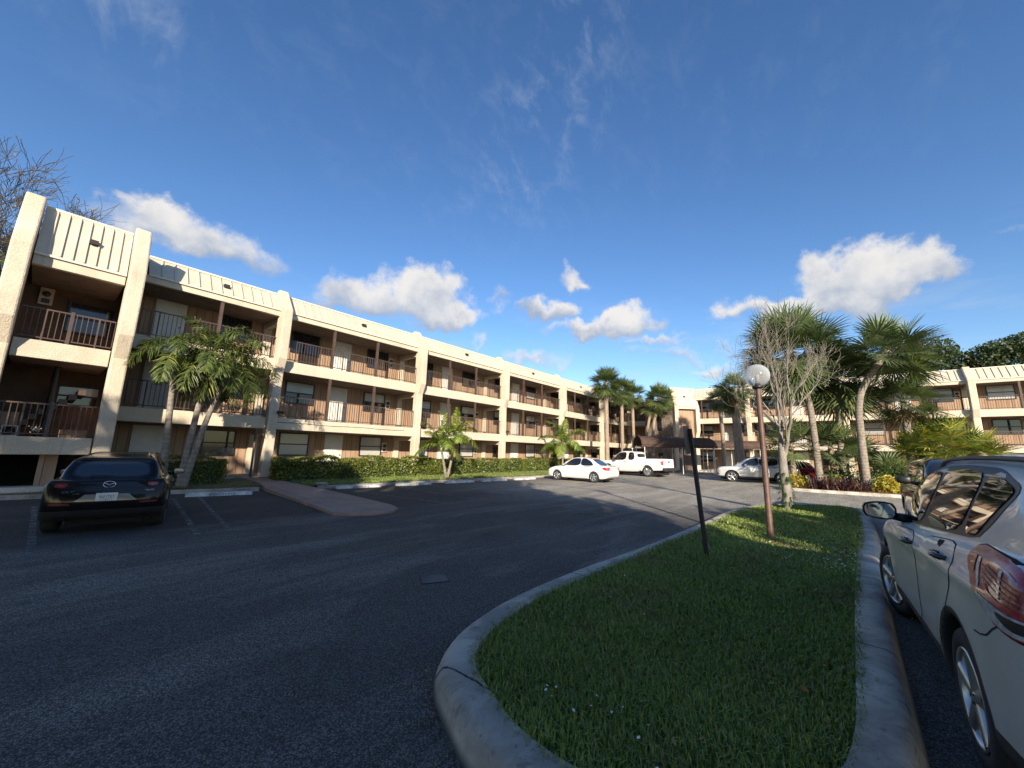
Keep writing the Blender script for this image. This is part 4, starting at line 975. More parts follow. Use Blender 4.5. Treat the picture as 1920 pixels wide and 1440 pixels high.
for v in 'LR': car.patch('tail_light', v, [([(.42, .90), (.36, .80), (.2, .73), (.03, .73), (.05, .9), (.2, .92)], .006, M_red)], sp=.03)
for s_ in (1, -1):
    f = (lambda P: P) if s_ > 0 else mir
    car.patch('tail_light', 'B', [(f([(.44, .74), (.76, .73), (.76, .90), (.5, .92)]), .006, M_red), (f([(.5, .77), (.64, .77), (.64, .83), (.5, .83)]), .01, M_clear)], sp=.04)
    car.patch('headlight', 'F', [(f([(.42, .56), (.72, .64), (.72, .78), (.5, .72)]), .006, M_clear)], sp=.05)
    mirror(car, 2.95, 1.0, s_, .93, (.1, .18, .12), M_cwhite)
xb = car.cast('B', 0, .8).x; MB().box(xb-.015, -.15, .74, xb-.004, .15, .88).build('licence_plate', M_plate, car.root)
MB().box(.06, -.62, 1.005, .2, .62, 1.03).build('boot_lip', M_cwhite, car.root, bevel=.01)
wheels(car, 'five', .19, .83)
place(car, 21.35, 11.15, R(89), 1.0, (.98, .83))

# ================= white single-cab pickup
PK = dict(L=5.85, W=2.0, H=1.95, wheel_r=.40, arches=[(1.28, .48), (4.84, .48)], flare=.045, k=.08, ku=.06, flare_top=1.15, sm=1,
    lower=[(.12, .52), (.02, .60), (.03, .78), (.05, 1.34), (.12, 1.375), (2.5, 1.36), (3.0, 1.2), (4.0, 1.17), (4.4, 1.19), (5.2, 1.14), (5.7, 1.02), (5.82, .8), (5.85, .5), (5.7, .34), (4.2, .3), (2.2, .33), (1.9, .42), (.6, .48)],
    plan=plan(5.85, 2.0, tail=.97, nose=.9), flank=[(.3, .93), (.5, .975), (.75, 1.0), (1.0, .99), (1.2, .96), (1.35, .93), (1.45, .9)],
    upper=[(2.36, 1.1), (2.3, 1.45), (2.38, 1.82), (2.7, 1.92), (3.4, 1.94), (3.85, 1.88), (4.3, 1.52), (4.66, 1.17), (4.5, .95), (2.36, .95)],
    tumble=[(.95, .96), (1.15, .93), (1.4, .86), (1.7, .75), (1.84, .71), (1.96, .6)], gplan=gplan(2.28, 4.7, .90, .92), cut=[(.12, 2.2, .82, .95, 2.0)])
car = Car('pickup_truck', PK, .03, M_cwhite, 'white single-cab pickup truck beyond the white saloon, tailgate towards the lane', 'pickup truck')
side_glass(car, [[(3.2, 1.24), (4.42, 1.2), (4.1, 1.55), (3.82, 1.78), (3.2, 1.82)], [(2.46, 1.26), (2.95, 1.26), (2.95, 1.81), (2.6, 1.80), (2.47, 1.6)]], .03)
side_doors(car, [[(3.08, .42), (3.08, 1.18), (4.4, 1.13), (4.4, .8), (4.3, .42)]], [(3.25, 1.06)])
for s_ in (1, -1):
    f = (lambda P: P) if s_ > 0 else mir
    car.patch('tail_light', 'B', [(f([(.80, .90), (.95, .90), (.95, 1.27), (.80, 1.27)]), .006, M_red)], sp=.05, rnd=1)
    mirror(car, 4.1, 1.25, s_, 1.12, (.12, .22, .25), M_trim)
for v in 'LR': car.patch('tail_light', v, [([(.02, .9), (.12, .9), (.12, 1.27), (.03, 1.27)], .006, M_red)], sp=.05, rnd=0)
car.patch('rear_window', 'B', [([(-.6, 1.46), (.6, 1.46), (.54, 1.74), (-.54, 1.74)], .007, M_glass)], sp=.06, rnd=1)
car.patch('windscreen', 'F', [([(-.74, 1.24), (.74, 1.24), (.6, 1.76), (-.6, 1.76)], .006, M_glass)], sp=.06)
bp = MB().box(-.12, -.92, .50, .06, .92, .72); bp.box(-.15, -.35, .55, -.12, .35, .70); bp.build('bumper', pmat('black_bumper', (.03, .03, .032), .4), car.root, bevel=.03)
car.patch('tailgate', 'B', [([(-.78, .86), (.78, .86), (.78, 1.3), (-.78, 1.3)], .001, M_seam), ([(-.77, .87), (.77, .87), (.77, 1.3), (-.77, 1.3)], .004, M_cwhite)], sp=.08, rnd=1)
MB().box(-.02, -.12, 1.12, .04, .12, 1.2).build('tailgate_handle', M_trim, car.root)
ah = MB().lathe([(.02, 0), (.012, .2), (.05, .25), (.05, .32), (0, .34)], 10, 'z', (3.0, .2, 1.86)); ah.build('antenna', M_cwhite, car.root, True)
wheels(car, 'steel', .26, .97, M_rim)
place(car, 31.0, 11.5, R(80), 1.03, (1.28, .97))

# ================= silver mid-size SUV across the drive, nose to the left
NIS = dict(L=5.0, W=1.96, H=1.77, wheel_r=.37, arches=[(1.1, .42), (4.0, .42)], flare=.03, k=.07, ku=.05,
    lower=[(.2, .32), (.04, .45), (0, .62), (.04, .85), (.08, 1.08), (.5, 1.13), (2, 1.08), (3.2, 1.06), (3.7, 1.08), (4.45, 1.04), (4.86, .95), (5.0, .7), (4.96, .4), (4.8, .27), (.5, .27)],
    plan=plan(5.0, 1.96, nose=.86), flank=[(.25, .91), (.4, .95), (.6, .98), (.85, .97), (1.0, .94), (1.15, .9), (1.3, .85)], crease=[(0, .95), (5, .9)],
    upper=[(.12, 1.0), (.2, 1.3), (.42, 1.62), (.8, 1.73), (1.6, 1.77), (2.5, 1.75), (3.0, 1.63), (3.5, 1.3), (3.9, 1.06), (3.7, .95), (.4, .95)],
    tumble=[(.95, .90), (1.1, .88), (1.35, .78), (1.6, .68), (1.7, .62), (1.8, .53)], gplan=gplan(.1, 3.95, .86, .88))
M_silv2 = paint_mat('bright_silver_paint', (.56, .565, .57), .35, .3, (.40, [(1.1, .37, .455), (4.0, .37, .455)]))
car = Car('family_suv', NIS, .03, M_silv2, 'silver SUV standing across the far drive behind the lamp post, nose to the left', 'SUV')
NW = [[(.62, 1.25), (1.2, 1.2), (1.2, 1.6), (.85, 1.58), (.6, 1.45)], [(1.28, 1.2), (2.3, 1.16), (2.3, 1.63), (1.28, 1.62)], [(2.38, 1.16), (3.45, 1.12), (3.1, 1.4), (2.8, 1.58), (2.38, 1.63)]]
side_glass(car, NW)
ND = [[(2.34, .42), (2.34, 1.1), (3.45, 1.06), (3.5, .7), (3.42, .42)], [(1.66, .42), (1.4, .75), (1.2, 1.12), (2.28, 1.1), (2.28, .42)]]
side_doors(car, ND, [(2.5, .98), (1.45, 1.0)], hmat=M_chrome)
car.patch('windscreen', 'F', [([(-.72, 1.15), (.72, 1.15), (.58, 1.6), (-.58, 1.6)], .006, M_glass)], sp=.06)
car.patch('grille', 'F', [([(-.35, .62), (.35, .62), (.5, .92), (-.5, .92)], .006, M_trim), ([(-.06, .7), (.06, .7), (.06, .84), (-.06, .84)], .012, M_chrome)], sp=.05)
car.patch('lower_grille', 'F', [([(-.6, .38), (.6, .38), (.55, .52), (-.55, .52)], .006, M_trim)], sp=.06)
for s_ in (1, -1):
    f = (lambda P: P) if s_ > 0 else mir
    car.patch('headlight', 'F', [(f([(.5, .74), (.84, .78), (.84, .93), (.56, .9)]), .006, M_clear)], sp=.05)
    car.patch('fog_light', 'F', [(f([(.66, .46), (.86, .48), (.84, .6), (.68, .58)]), .006, M_trim)], sp=.05)
    mirror(car, 3.15, 1.17, s_, 1.06, (.12, .22, .16), M_silv2)
    MB().tube([(.8, s_*.62, 1.72), (.95, s_*.64, 1.79), (1.7, s_*.65, 1.82), (2.4, s_*.64, 1.8), (2.55, s_*.62, 1.74)], .02, 6).build('roof_rail', M_trim, car.root)
for v in 'LR':
    car.patch('headlight', v, [([(4.55, .8), (4.9, .76), (4.9, .88), (4.6, .94)], .006, M_clear)], sp=.05)
    car.patch('tail_light', v, [([(.05, .95), (.36, 1.0), (.5, 1.12), (.3, 1.15), (.08, 1.12)], .006, M_red)], sp=.05)
wheels(car, 'five', .23, .96)
place(car, 32.4, 4.35, R(102), 1.0, (2.5, 0))

# ================= dark people carrier facing the silver SUV
VAN = dict(L=5.0, W=1.98, H=1.80, wheel_r=.36, arches=[(1.0, .42), (4.0, .42)], flare=.025, k=.08, ku=.06,
    lower=[(.2, .3), (.04, .45), (0, .7), (.05, 1.08), (.5, 1.14), (2, 1.1), (3.3, 1.08), (3.9, 1.06), (4.55, .98), (4.86, .82), (5.0, .62), (4.96, .36), (4.8, .25), (.5, .25)],
    plan=plan(5.0, 1.98, nose=.84), flank=[(.25, .92), (.4, .96), (.6, .985), (.85, .98), (1.0, .95), (1.15, .9), (1.3, .86)],
    upper=[(.12, 1.0), (.2, 1.35), (.4, 1.68), (.8, 1.77), (1.6, 1.80), (2.7, 1.78), (3.15, 1.66), (3.6, 1.36), (4.05, 1.06), (3.9, .95), (.4, .95)],
    tumble=[(.95, .93), (1.1, .90), (1.35, .82), (1.6, .74), (1.72, .68), (1.84, .58)], gplan=gplan(.1, 4.1, .88, .90))
M_navy = paint_mat('dark_navy_paint', (.010, .012, .018), .1, .2)
car = Car('people_carrier', VAN, .028, M_navy, 'dark navy van with a black mirror facing the silver compact SUV nose to nose', 'van')
car.patch('windscreen', 'F', [(grow([(-.76, 1.14), (.76, 1.14), (.62, 1.66), (-.62, 1.66)], .03), .003, M_trim), ([(-.76, 1.14), (.76, 1.14), (.62, 1.66), (-.62, 1.66)], .006, M_glass)], sp=.05)
side_glass(car, [[(2.45, 1.17), (3.6, 1.13), (3.2, 1.45), (2.95, 1.6), (2.45, 1.64)], [(1.2, 1.2), (2.37, 1.17), (2.37, 1.64), (1.2, 1.63)]])
side_doors(car, [[(2.42, .42), (2.42, 1.12), (3.5, 1.08), (3.56, .7), (3.48, .42)]], [(2.6, .98)])
for s_ in (1, -1):
    f = (lambda P: P) if s_ > 0 else mir
    car.patch('headlight', 'F', [(f([(.48, .68), (.86, .74), (.86, .92), (.56, .84)]), .006, M_clear)], sp=.04)
    mirror(car, 3.3, 1.27, s_, 1.13, (.14, .27, .19), M_trim)
    car.patch('wiper', 'F', [(f([(.1, 1.15), (.6, 1.2), (.6, 1.215), (.1, 1.165)]), .012, M_trim)], sp=.05, rnd=0)
car.patch('grille', 'F', [([(-.4, .5), (.4, .5), (.45, .72), (-.45, .72)], .006, M_trim)], sp=.06)
wheels(car, 'ten', .22, .96)
place(car, 11.3, -2.35, R(180), 1.0, (5.0, 0))

# ================= red car mostly hidden by the planting
M_redcar = paint_mat('red_car_paint', (.30, .012, .014), .1, .25)
car = Car('hatchback_car', dict(MZ), .035, M_redcar, 'red hatchback glimpsed behind the tail of the silver SUV and the palms', 'car')
side_glass(car, [[(.75, 1.1), (1.75, 1.03), (1.75, 1.40), (1.3, 1.41), (.95, 1.34)], [(1.82, 1.03), (2.95, .99), (2.6, 1.25), (2.3, 1.38), (1.82, 1.4)]])
car.patch('rear_window', 'B', [([(-.55, 1.06), (.55, 1.06), (.47, 1.34), (-.47, 1.34)], .007, M_glass)], sp=.06)
for s_ in (1, -1):
    f = (lambda P: P) if s_ > 0 else mir
    car.patch('tail_light', 'B', [(f([(.5, .82), (.76, .84), (.76, .98), (.55, .96)]), .007, M_redk)], sp=.04)
xb = car.cast('B', 0, .69).x; MB().box(xb-.03, -.15, .64, xb-.008, .15, .78).build('licence_plate', M_plate, car.root)
wheels(car, 'ten', .22, .88)
place(car, 35.4, .9, R(96), 1.0, (0, 0))
# ------------------------------------------------------------------ vegetation
rs = np.random.RandomState(7)
def leaf_mat(name, a, b2, rough=.5, trans=.28, spec=.4, yellow=None, yf=.0, straw=None):
    m, nt, b, g, ob = new_mat(name)
    geo = nt.nodes.new('ShaderNodeNewGeometry'); rnd = geo.outputs['Random Per Island']
    n = g.noise(ob, 1.1, 3, .6); f = g.m('ADD', g.m('MULTIPLY', rnd, .65), g.m('MULTIPLY', g.ramp(n, .35, .65), .35))
    c = g.mix(f, a, b2)
    if yellow: c = g.mix(g.m('MULTIPLY', g.m('GREATER_THAN', rnd, 1-yf), .85), c, yellow)
    if straw: c = g.mix(g.m('MULTIPLY', g.ramp(g.m('ADD', g.noise(ob, 1.4, 4, .6), g.m('MULTIPLY', rnd, .16)), .58, .76), .8), c, straw)
    nt.links.new(c, b.inputs['Base Color']); b.inputs['Roughness'].default_value = rough; b.inputs['Specular IOR Level'].default_value = spec
    t = nt.nodes.new('ShaderNodeBsdfTranslucent'); nt.links.new(g.mix(1., c, (1.25, 1.3, .7), 'MULTIPLY'), t.inputs[0])
    mx = nt.nodes.new('ShaderNodeMixShader'); mx.inputs[0].default_value = trans
    nt.links.new(b.outputs[0], mx.inputs[1]); nt.links.new(t.outputs[0], mx.inputs[2]); nt.links.new(mx.outputs[0], nt.nodes['Material Output'].inputs[0])
    return m
M_fan = leaf_mat('fan_palm_leaf', (.045, .075, .026), (.14, .18, .065), yellow=(.26, .22, .07), yf=.05)
M_fand = leaf_mat('dark_fan_palm_leaf', (.04, .068, .028), (.14, .18, .075), yellow=(.2, .18, .06), yf=.03)
M_fany = leaf_mat('yellowing_fan_leaf', (.08, .13, .03), (.24, .27, .05), yellow=(.44, .35, .06), yf=.18)
M_feather = leaf_mat('feather_palm_leaf', (.03, .055, .014), (.13, .165, .04), yellow=(.3, .28, .08), yf=.08)
M_coco = leaf_mat('young_palm_leaf', (.06, .12, .02), (.20, .26, .045), yellow=(.42, .36, .06), yf=.12)
M_hedge = leaf_mat('hedge_leaf', (.05, .075, .014), (.21, .235, .045), rough=.35, yellow=(.22, .22, .05), yf=.12)
M_oak = leaf_mat('oak_leaf', (.025, .042, .014), (.06, .085, .028), rough=.5)
M_shrub = leaf_mat('dark_shrub_leaf', (.02, .045, .012), (.07, .12, .03))
M_croton = leaf_mat('croton_leaf', (.22, .24, .03), (.5, .42, .05), yellow=(.4, .12, .03), yf=.15)
M_purple = leaf_mat('purple_cordyline_leaf', (.035, .014, .02), (.12, .055, .05), yellow=(.2, .11, .08), yf=.2)
M_grassb = leaf_mat('grass_blade', (.125, .19, .036), (.26, .35, .075), trans=.25, yellow=(.36, .31, .14), yf=.12, straw=(.24, .21, .085))
M_deadleaf = leaf_mat('dry_frond', (.16, .10, .05), (.32, .24, .12))
def trunk_mat(name, a, b2, rings=9.):
    m, nt, b, g, ob = new_mat(name); sp = nt.nodes.new('ShaderNodeSeparateXYZ'); nt.links.new(ob, sp.inputs[0])
    n = g.noise(g.scalevec(ob, (1, 1, .5)), 6, 6, .7); n2 = g.noise(ob, 30, 3, .6)
    ring = g.m('SINE', g.m('ADD', g.m('MULTIPLY', sp.outputs[2], rings*6.283), g.m('MULTIPLY', n, 9.)))
    f = g.m('ADD', g.m('MULTIPLY', ring, .055), g.m('ADD', g.m('MULTIPLY', n, .75), g.m('MULTIPLY', n2, .35)))
    nt.links.new(g.mix(g.ramp(f, .3, .8), a, b2), b.inputs['Base Color']); b.inputs['Roughness'].default_value = .95
    bn = nt.nodes.new('ShaderNodeBump'); bn.inputs['Strength'].default_value = .9; bn.inputs['Distance'].default_value = .03
    nt.links.new(f, bn.inputs['Height']); nt.links.new(bn.outputs[0], b.inputs['Normal'])
    return m
M_trunk = trunk_mat('palm_trunk', (.17, .12, .085), (.36, .28, .21))
M_trunkg = trunk_mat('grey_palm_trunk', (.12, .10, .08), (.29, .25, .205), 6.)
M_bark = trunk_mat('dark_bark', (.05, .042, .035), (.12, .10, .08), 1.5)
M_dead = trunk_mat('pale_dead_wood', (.14, .12, .10), (.29, .26, .22), 2.)
M_shaft = pmat('green_crownshaft', (.30, .36, .05), .45, var=.12)
def unit(v): return v/np.maximum(np.linalg.norm(v, axis=-1, keepdims=True), 1e-9)
def fan_leaf(rng, org, d, size, K=24, pet=.5, droop=.35, spread=2.45, width=1.):
    """one palmate leaf: petiole plus K tapering blades -> verts, quads"""
    zup = np.array([0, 0, 1.]); s = np.cross(d, zup); s = s/max(np.linalg.norm(s), 1e-6) if np.linalg.norm(s) > .05 else np.array([1., 0, 0]); n = np.cross(s, d)
    roll = rng.uniform(-.5, .5); s, n = s*math.cos(roll)+n*math.sin(roll), n*math.cos(roll)-s*math.sin(roll)
    pl, bl = size*pet, size*(1-pet)*1.15; hub = org+d*pl+np.array([0, 0, -.06*size]); V = []; Fq = []
    w = .011*size+.006
    for (p, q) in ((org, hub),):
        b0 = len(V); V += [p-s*w, p+s*w, q+s*w*.6, q-s*w*.6]; Fq.append((b0, b0+1, b0+2, b0+3))
    for k in range(K):
        a = (k/(K-1)-.5)*2*spread+rng.uniform(-.04, .04); L = bl*(1-.28*(abs(a)/spread)**2)*rng.uniform(.9, 1.08)
        dr = d*math.cos(a)+s*math.sin(a)+n*(.22*abs(math.sin(a))); dr = dr/np.linalg.norm(dr); tn = np.cross(n, dr); tn = tn/max(np.linalg.norm(tn), 1e-6)
        wd = L*2*spread/K*.40*width
        g1, g2 = -.10*droop*L*zup, -.38*droop*L*zup*rng.uniform(.5, 1.5); b0 = len(V)
        V += [hub+dr*.02-tn*wd*.12, hub+dr*.02+tn*wd*.12, hub+dr*L*.5+tn*wd*.5+g1, hub+dr*L*.5-tn*wd*.5+g1, hub+dr*L*.82+tn*wd*.22+g2*.55, hub+dr*L*.82-tn*wd*.22+g2*.55, hub+dr*L+g2+tn*.003, hub+dr*L+g2-tn*.003]
        Fq += [(b0, b0+1, b0+2, b0+3), (b0+3, b0+2, b0+4, b0+5), (b0+5, b0+4, b0+6, b0+7)]
    return V, Fq
def fan_crown(name, parent, n, size, mat, seed, top=88, bot=-50, K=24, squash=1., droop=.35, pet=.5, dead=0, at=(0, 0, 0)):
    rng = np.random.RandomState(seed); V, Fq, mi = [], [], []; org = np.array(at, float)
    for i in range(n+dead):
        t = (i+.5)/n; isd = i >= n
        el = R(bot-8 if isd else top+(bot-top)*t**.72+rng.uniform(-9, 9)); az = i*2.39996+rng.uniform(-.25, .25)
        d = np.array([math.cos(az)*math.cos(el), math.sin(az)*math.cos(el), math.sin(el)*squash]); d /= np.linalg.norm(d)
        v, f = fan_leaf(rng, org+d*.08, d, size*rng.uniform(.85, 1.1)*(.75 if isd else 1), K, pet, droop*(1.6 if isd else 1)); o = len(V); V += v; Fq += [tuple(k+o for k in q) for q in f]; mi += [1 if isd else 0]*len(f)
    o = mesh_obj(name, np.array(V), np.array(Fq), [mat, M_deadleaf], parent, False, mi); return o
def trunk(name, parent, pts, rad, mat, n=14):
    """smooth tapering trunk through pts"""
    P = [np.array(p, float) for p in pts]; rr = list(rad)
    for _ in range(2):
        Q, q2 = [P[0]], [rr[0]]
        for a, b_, ra, rb in zip(P[:-1], P[1:], rr[:-1], rr[1:]): Q += [a*.75+b_*.25, a*.25+b_*.75]; q2 += [ra*.75+rb*.25, ra*.25+rb*.75]
        P = Q+[P[-1]]; rr = q2+[rr[-1]]
    return MB().tube([tuple(p) for p in P], rr, n).build(name, mat, parent, True)
def sabal(x, y, z0, pts, rad, size, nf, label, seed, mat=None, tm=None, group='tall fan palms', dead=8, K=26, boots=True, bot=-66, name='fan_palm'):
    root = empty(name, (x, y, z0), 0, label, 'palm tree', group)
    trunk('trunk', root, pts, rad, tm or M_trunk); top = pts[-1]; rng = np.random.RandomState(seed+99)
    if boots:
        mb = MB()
        for k in range(16):
            a = k*2.4; h = -.05-.045*k; r = rad[-1]*1.05; d = Vector((math.cos(a), math.sin(a), 0)); p = Vector(top)+Vector((0, 0, h)); mb.tube([p+d*r*.6, p+d*(r+.09)+Vector((0, 0, .16))], [.05, .03], 5)
        mb.build('leaf_bases', M_bark, root)
    fan_crown('crown', root, nf, size, mat or M_fan, seed, dead=dead, K=K, at=top, bot=bot); return root
# row of fan palms before the far half of the left wing (x, y) , crown height, spread
sabal(35.2, 16.9, .1, [(0, 0, 0), (.05, 0, 4), (.12, .05, 8.6)], [.23, .2, .2], 1.9, 54, 'tallest straight fan palm before the left wing, leftmost of its row', 11)
sabal(39.8, 17.3, .1, [(0, 0, 0), (-.05, 0, 4), (.1, 0, 8.6)], [.2, .18, .18], 1.75, 48, 'straight fan palm standing second in the row before the left wing', 12)
sabal(43.0, 17.4, .1, [(0, 0, 0), (.1, 0, 4), (0, 0, 8.4)], [.19, .17, .17], 1.75, 44, 'slim dark-trunked fan palm third in the row before the left wing', 13)
sabal(44.0, 15.6, .1, [(0, 0, 0), (-.1, -.05, 3), (.1, -.2, 5.5), (.75, -.75, 8.1)], [.2, .18, .17, .18], 2.0, 52, 'fan palm with a trunk leaning right, next to the domed canopy', 14)
sabal(43.2, 16.1, .1, [(0, 0, 0), (.0, -.1, 3.5), (.55, -.3, 5.6), (.9, -.5, 6.9)], [.16, .15, .14, .14], 1.3, 22, 'lower curved fan palm beside the leaning one by the canopy', 15)
# palms before the right wing
sabal(37.6, 5.9, .1, [(0, 0, 0), (.0, .1, 4), (-.1, .15, 7.4)], [.22, .2, .18], 1.75, 38, 'fan palm with a thick trunk before the right wing behind the lamp globe', 16, M_fand)
sabal(38.6, 6.5, .1, [(0, 0, 0), (.0, -.1, 4), (0, .05, 6.6)], [.2, .18, .17], 1.5, 30, 'shorter twin fan palm left of the one behind the lamp globe', 17, M_fand)
sabal(41.5, 8.1, .1, [(0, 0, 0), (.1, -.1, 4), (.0, .1, 7.1)], [.18, .17, .16], 1.35, 28, 'small-headed fan palm rising behind the flat brown canopy', 18, M_fand)
# planter palms
sabal(29.2, .75, .1, [(0, 0, 0), (-.05, .02, 2.5), (.05, .1, 5.6), (.05, .85, 8.3)], [.20, .175, .165, .16], 3.1, 76, 'big dense fan palm behind the bare white tree', 21, M_fand, M_trunkg, K=34, dead=6, bot=-74)
sabal(30.2, -.3, .1, [(0, 0, 0), (.1, -.1, 3), (.3, -.1, 6.7)], [.17, .155, .145], 2.7, 56, 'second fan palm merging with the dense crown behind the bare tree', 22, M_fand, M_trunkg, K=28, bot=-65)
sabal(28.3, -1.22, .1, [(0, 0, 0), (-.02, .0, 2.6), (0, -.08, 4.9), (.1, -.65, 6.1), (.25, -1.55, 7.45)], [.2, .175, .16, .16, .18], 2.4, 38, 'tall fan palm with a kinked curving trunk in the planter bed', 23, M_fand, M_trunkg, K=30, dead=0, bot=-48)
sabal(31.0, -3.3, .1, [(0, 0, 0), (.0, .0, 2.6), (.05, -.1, 5.0)], [.2, .18, .17], 2.0, 30, 'mid-height fan palm right of the kinked trunk', 24, M_fand, M_trunkg, K=28, dead=2, bot=-48)
low = 'low fan palms in the planter bed'
sabal(31.2, -4.5, .1, [(0, 0, 0), (0, 0, 2.5)], [.16, .14], 1.85, 40, 'yellowing bushy fan palm behind the dark van', 31, M_fany, group=low, dead=0, boots=False, K=26, bot=-45)
sabal(31.0, -3.6, .1, [(0, 0, 0), (0, 0, 1.9)], [.16, .14], 1.65, 34, 'left-hand yellow-green fan palm behind the dark van', 38, M_fany, group=low, dead=0, boots=False, K=26, bot=-45)
sabal(31.6, -5.9, .1, [(0, 0, 0), (0, 0, 2.0)], [.16, .14], 1.75, 36, 'right-hand yellowing fan palm over the roof of the dark van', 32, M_fany, group=low, dead=0, boots=False, K=26, bot=-45)
sabal(29.6, 2.0, .1, [(0, 0, 0), (0, 0, 2.5)], [.15, .14], 1.9, 26, 'green low fan palm left of the big planter trunk', 33, M_fan, group=low, dead=0, boots=False, K=26, bot=-30)
sabal(30.4, .1, .1, [(0, 0, 0), (0, 0, 2.3)], [.15, .14], 1.9, 26, 'green low fan palm between the two planter trunks', 34, M_fan, group=low, dead=1, boots=False, K=26, bot=-30)
sabal(31.5, -1.2, .1, [(0, 0, 0), (0, 0, 1.7)], [.14, .13], 1.7, 24, 'squat dark fan palm behind the kinked palm trunk', 35, M_fand, group=low, dead=0, boots=False, K=26, bot=-20)
sabal(30.0, -2.3, .1, [(0, 0, 0), (0, 0, .7)], [.12, .12], 1.5, 18, 'stemless fan palm right of the kinked palm trunk', 36, M_fan, group=low, dead=0, boots=False, K=24, bot=0)
# palm at the left picture edge behind the stair block
sabal(-2.25, 22.0, .1, [(0, 0, 0), (-.2, 0, 4), (.0, 0, 7.0)], [.18, .16, .16], 1.35, 40, 'fan palm behind the stair block at the left edge', 37, M_fand, group='tall fan palms', dead=3)
def pinnate(rng, org, d, L, arch, leaf, nl=34, twist=.0, plume=.5, lw=.03):
    """one feather frond -> verts, quads"""
    zup = np.array([0, 0, 1.]); V, Fq = [], []; N = 9; pts = []; p = org.copy(); dirv = d.copy()
    for i in range(N): pts.append(p.copy()); p = p+dirv*L/(N-1); dirv = dirv-zup*arch/(N-1)*(1+.8*i/N); dirv /= np.linalg.norm(dirv)
    pts = np.array(pts); side = np.cross(d, zup); side = side/max(np.linalg.norm(side), 1e-6)
    for i in range(N-1):
        b0 = len(V); w = .018*(1-i/N)+.004; V += [pts[i]-side*w, pts[i]+side*w, pts[i+1]+side*w*.8, pts[i+1]-side*w*.8]; Fq.append((b0, b0+1, b0+2, b0+3))
    for k in range(nl):
        t = .16+.84*(k+.5)/nl; f = t*(N-1); i = min(int(f), N-2); c = pts[i]+(pts[i+1]-pts[i])*(f-i); ax = pts[i+1]-pts[i]; ax /= np.linalg.norm(ax)
        for sg in (-1, 1):
            ll = leaf*(math.sin(math.pi*min(1, t*.9+.08))**.6)*rng.uniform(.8, 1.12); upv = np.cross(side, ax); ang = rng.uniform(-plume, plume)
            dr = side*sg*math.cos(ang)+upv*math.sin(ang)+ax*(.35+.5*t); dr /= np.linalg.norm(dr); tn = np.cross(dr, upv); tn /= max(np.linalg.norm(tn), 1e-6); w = lw*leaf/.45
            g1, g2 = -zup*ll*.08, -zup*ll*.42*rng.uniform(.6, 1.3); b0 = len(V)
            V += [c-tn*w*.4, c+tn*w*.4, c+dr*ll*.5+tn*w+g1, c+dr*ll*.5-tn*w+g1, c+dr*ll*.93+g2+tn*.004, c+dr*ll*.93+g2-tn*.004]; Fq += [(b0, b0+1, b0+2, b0+3), (b0+3, b0+2, b0+4, b0+5)]
    return V, Fq
def feather_crown(name, parent, at, n, L, leaf, mat, seed, top=80, bot=-15, arch=1.3, nl=34, plume=.5, lw=.03):
    rng = np.random.RandomState(seed); V, Fq = [], []
    for i in range(n):
        t = (i+.5)/n; el = R(top+(bot-top)*t+rng.uniform(-8, 8)); az = i*2.39996+rng.uniform(-.2, .2); d = np.array([math.cos(az)*math.cos(el), math.sin(az)*math.cos(el), math.sin(el)])
        v, f = pinnate(rng, np.array(at, float), d, L*rng.uniform(.85, 1.1), arch*rng.uniform(.8, 1.2), leaf, nl, plume=plume, lw=lw); o = len(V); V += v; Fq += [tuple(k+o for k in q) for q in f]
    return mesh_obj(name, np.array(V), np.array(Fq), mat, parent)
def feather_palm(x, y, z0, pts, rad, label, seed, n, L, leaf, mat, group, tm=None, shaft=.0, **kw):
    root = empty('feather_palm', (x, y, z0), 0, label, 'palm tree', group); trunk('trunk', root, pts, rad, tm or M_trunkg); top = Vector(pts[-1])
    if shaft:
        d = (top-Vector(pts[-2])).normalized(); MB().tube([top-d*.02, top+d*shaft*.4, top+d*shaft], [rad[-1]*1.15, rad[-1]*1.1, rad[-1]*.6], 12).build('crownshaft', M_shaft, root, True); top = top+d*shaft*.92
    feather_crown('crown', root, tuple(top), n, L, leaf, mat, seed, **kw); return root
fp = 'feather palms by the black car'
feather_palm(3.05, 18.1, .2, [(0, 0, 0), (-.1, 0, 2.2), (-.2, 0, 4.4)], [.13, .095, .085], 'straight feather palm, leftmost trunk right of the black car', 41, 9, 1.6, .45, M_feather, fp, shaft=.5, top=75, bot=-40, arch=1.7, plume=1.1, nl=64, lw=.018)
feather_palm(3.5, 17.9, .2, [(0, 0, 0), (.12, 0, 2.2), (.3, 0, 4.35)], [.13, .095, .085], 'middle feather palm with a full drooping head by the black car', 42, 15, 2.0, .5, M_feather, fp, shaft=.6, top=82, bot=-45, arch=1.8, plume=1.1, nl=68, lw=.018)
feather_palm(3.58, 17.8, .2, [(0, 0, 0), (.32, 0, 2.2), (.72, 0, 3.95)], [.12, .09, .08], 'feather palm leaning right with a yellow-green crownshaft', 43, 14, 2.0, .5, M_feather, fp, shaft=.75, top=80, bot=-45, arch=1.8, plume=1.1, nl=68, lw=.018)
yp = 'young feather palms before the hedge'
feather_palm(15.2, 17.2, .15, [(0, 0, 0), (-.2, 0, .7), (-.42, 0, 1.45)], [.09, .07, .06], 'left stem of the young twin palm before the hedge', 44, 11, 1.75, .5, M_coco, yp, shaft=.5, top=85, bot=5, arch=1.5, plume=.35, nl=44, lw=.022)
feather_palm(15.32, 17.25, .15, [(0, 0, 0), (.25, .05, .7), (.5, .1, 1.9)], [.09, .07, .06], 'right stem of the young twin palm before the hedge', 45, 11, 1.8, .5, M_coco, yp, shaft=.6, top=86, bot=5, arch=1.5, plume=.35, nl=44, lw=.022)
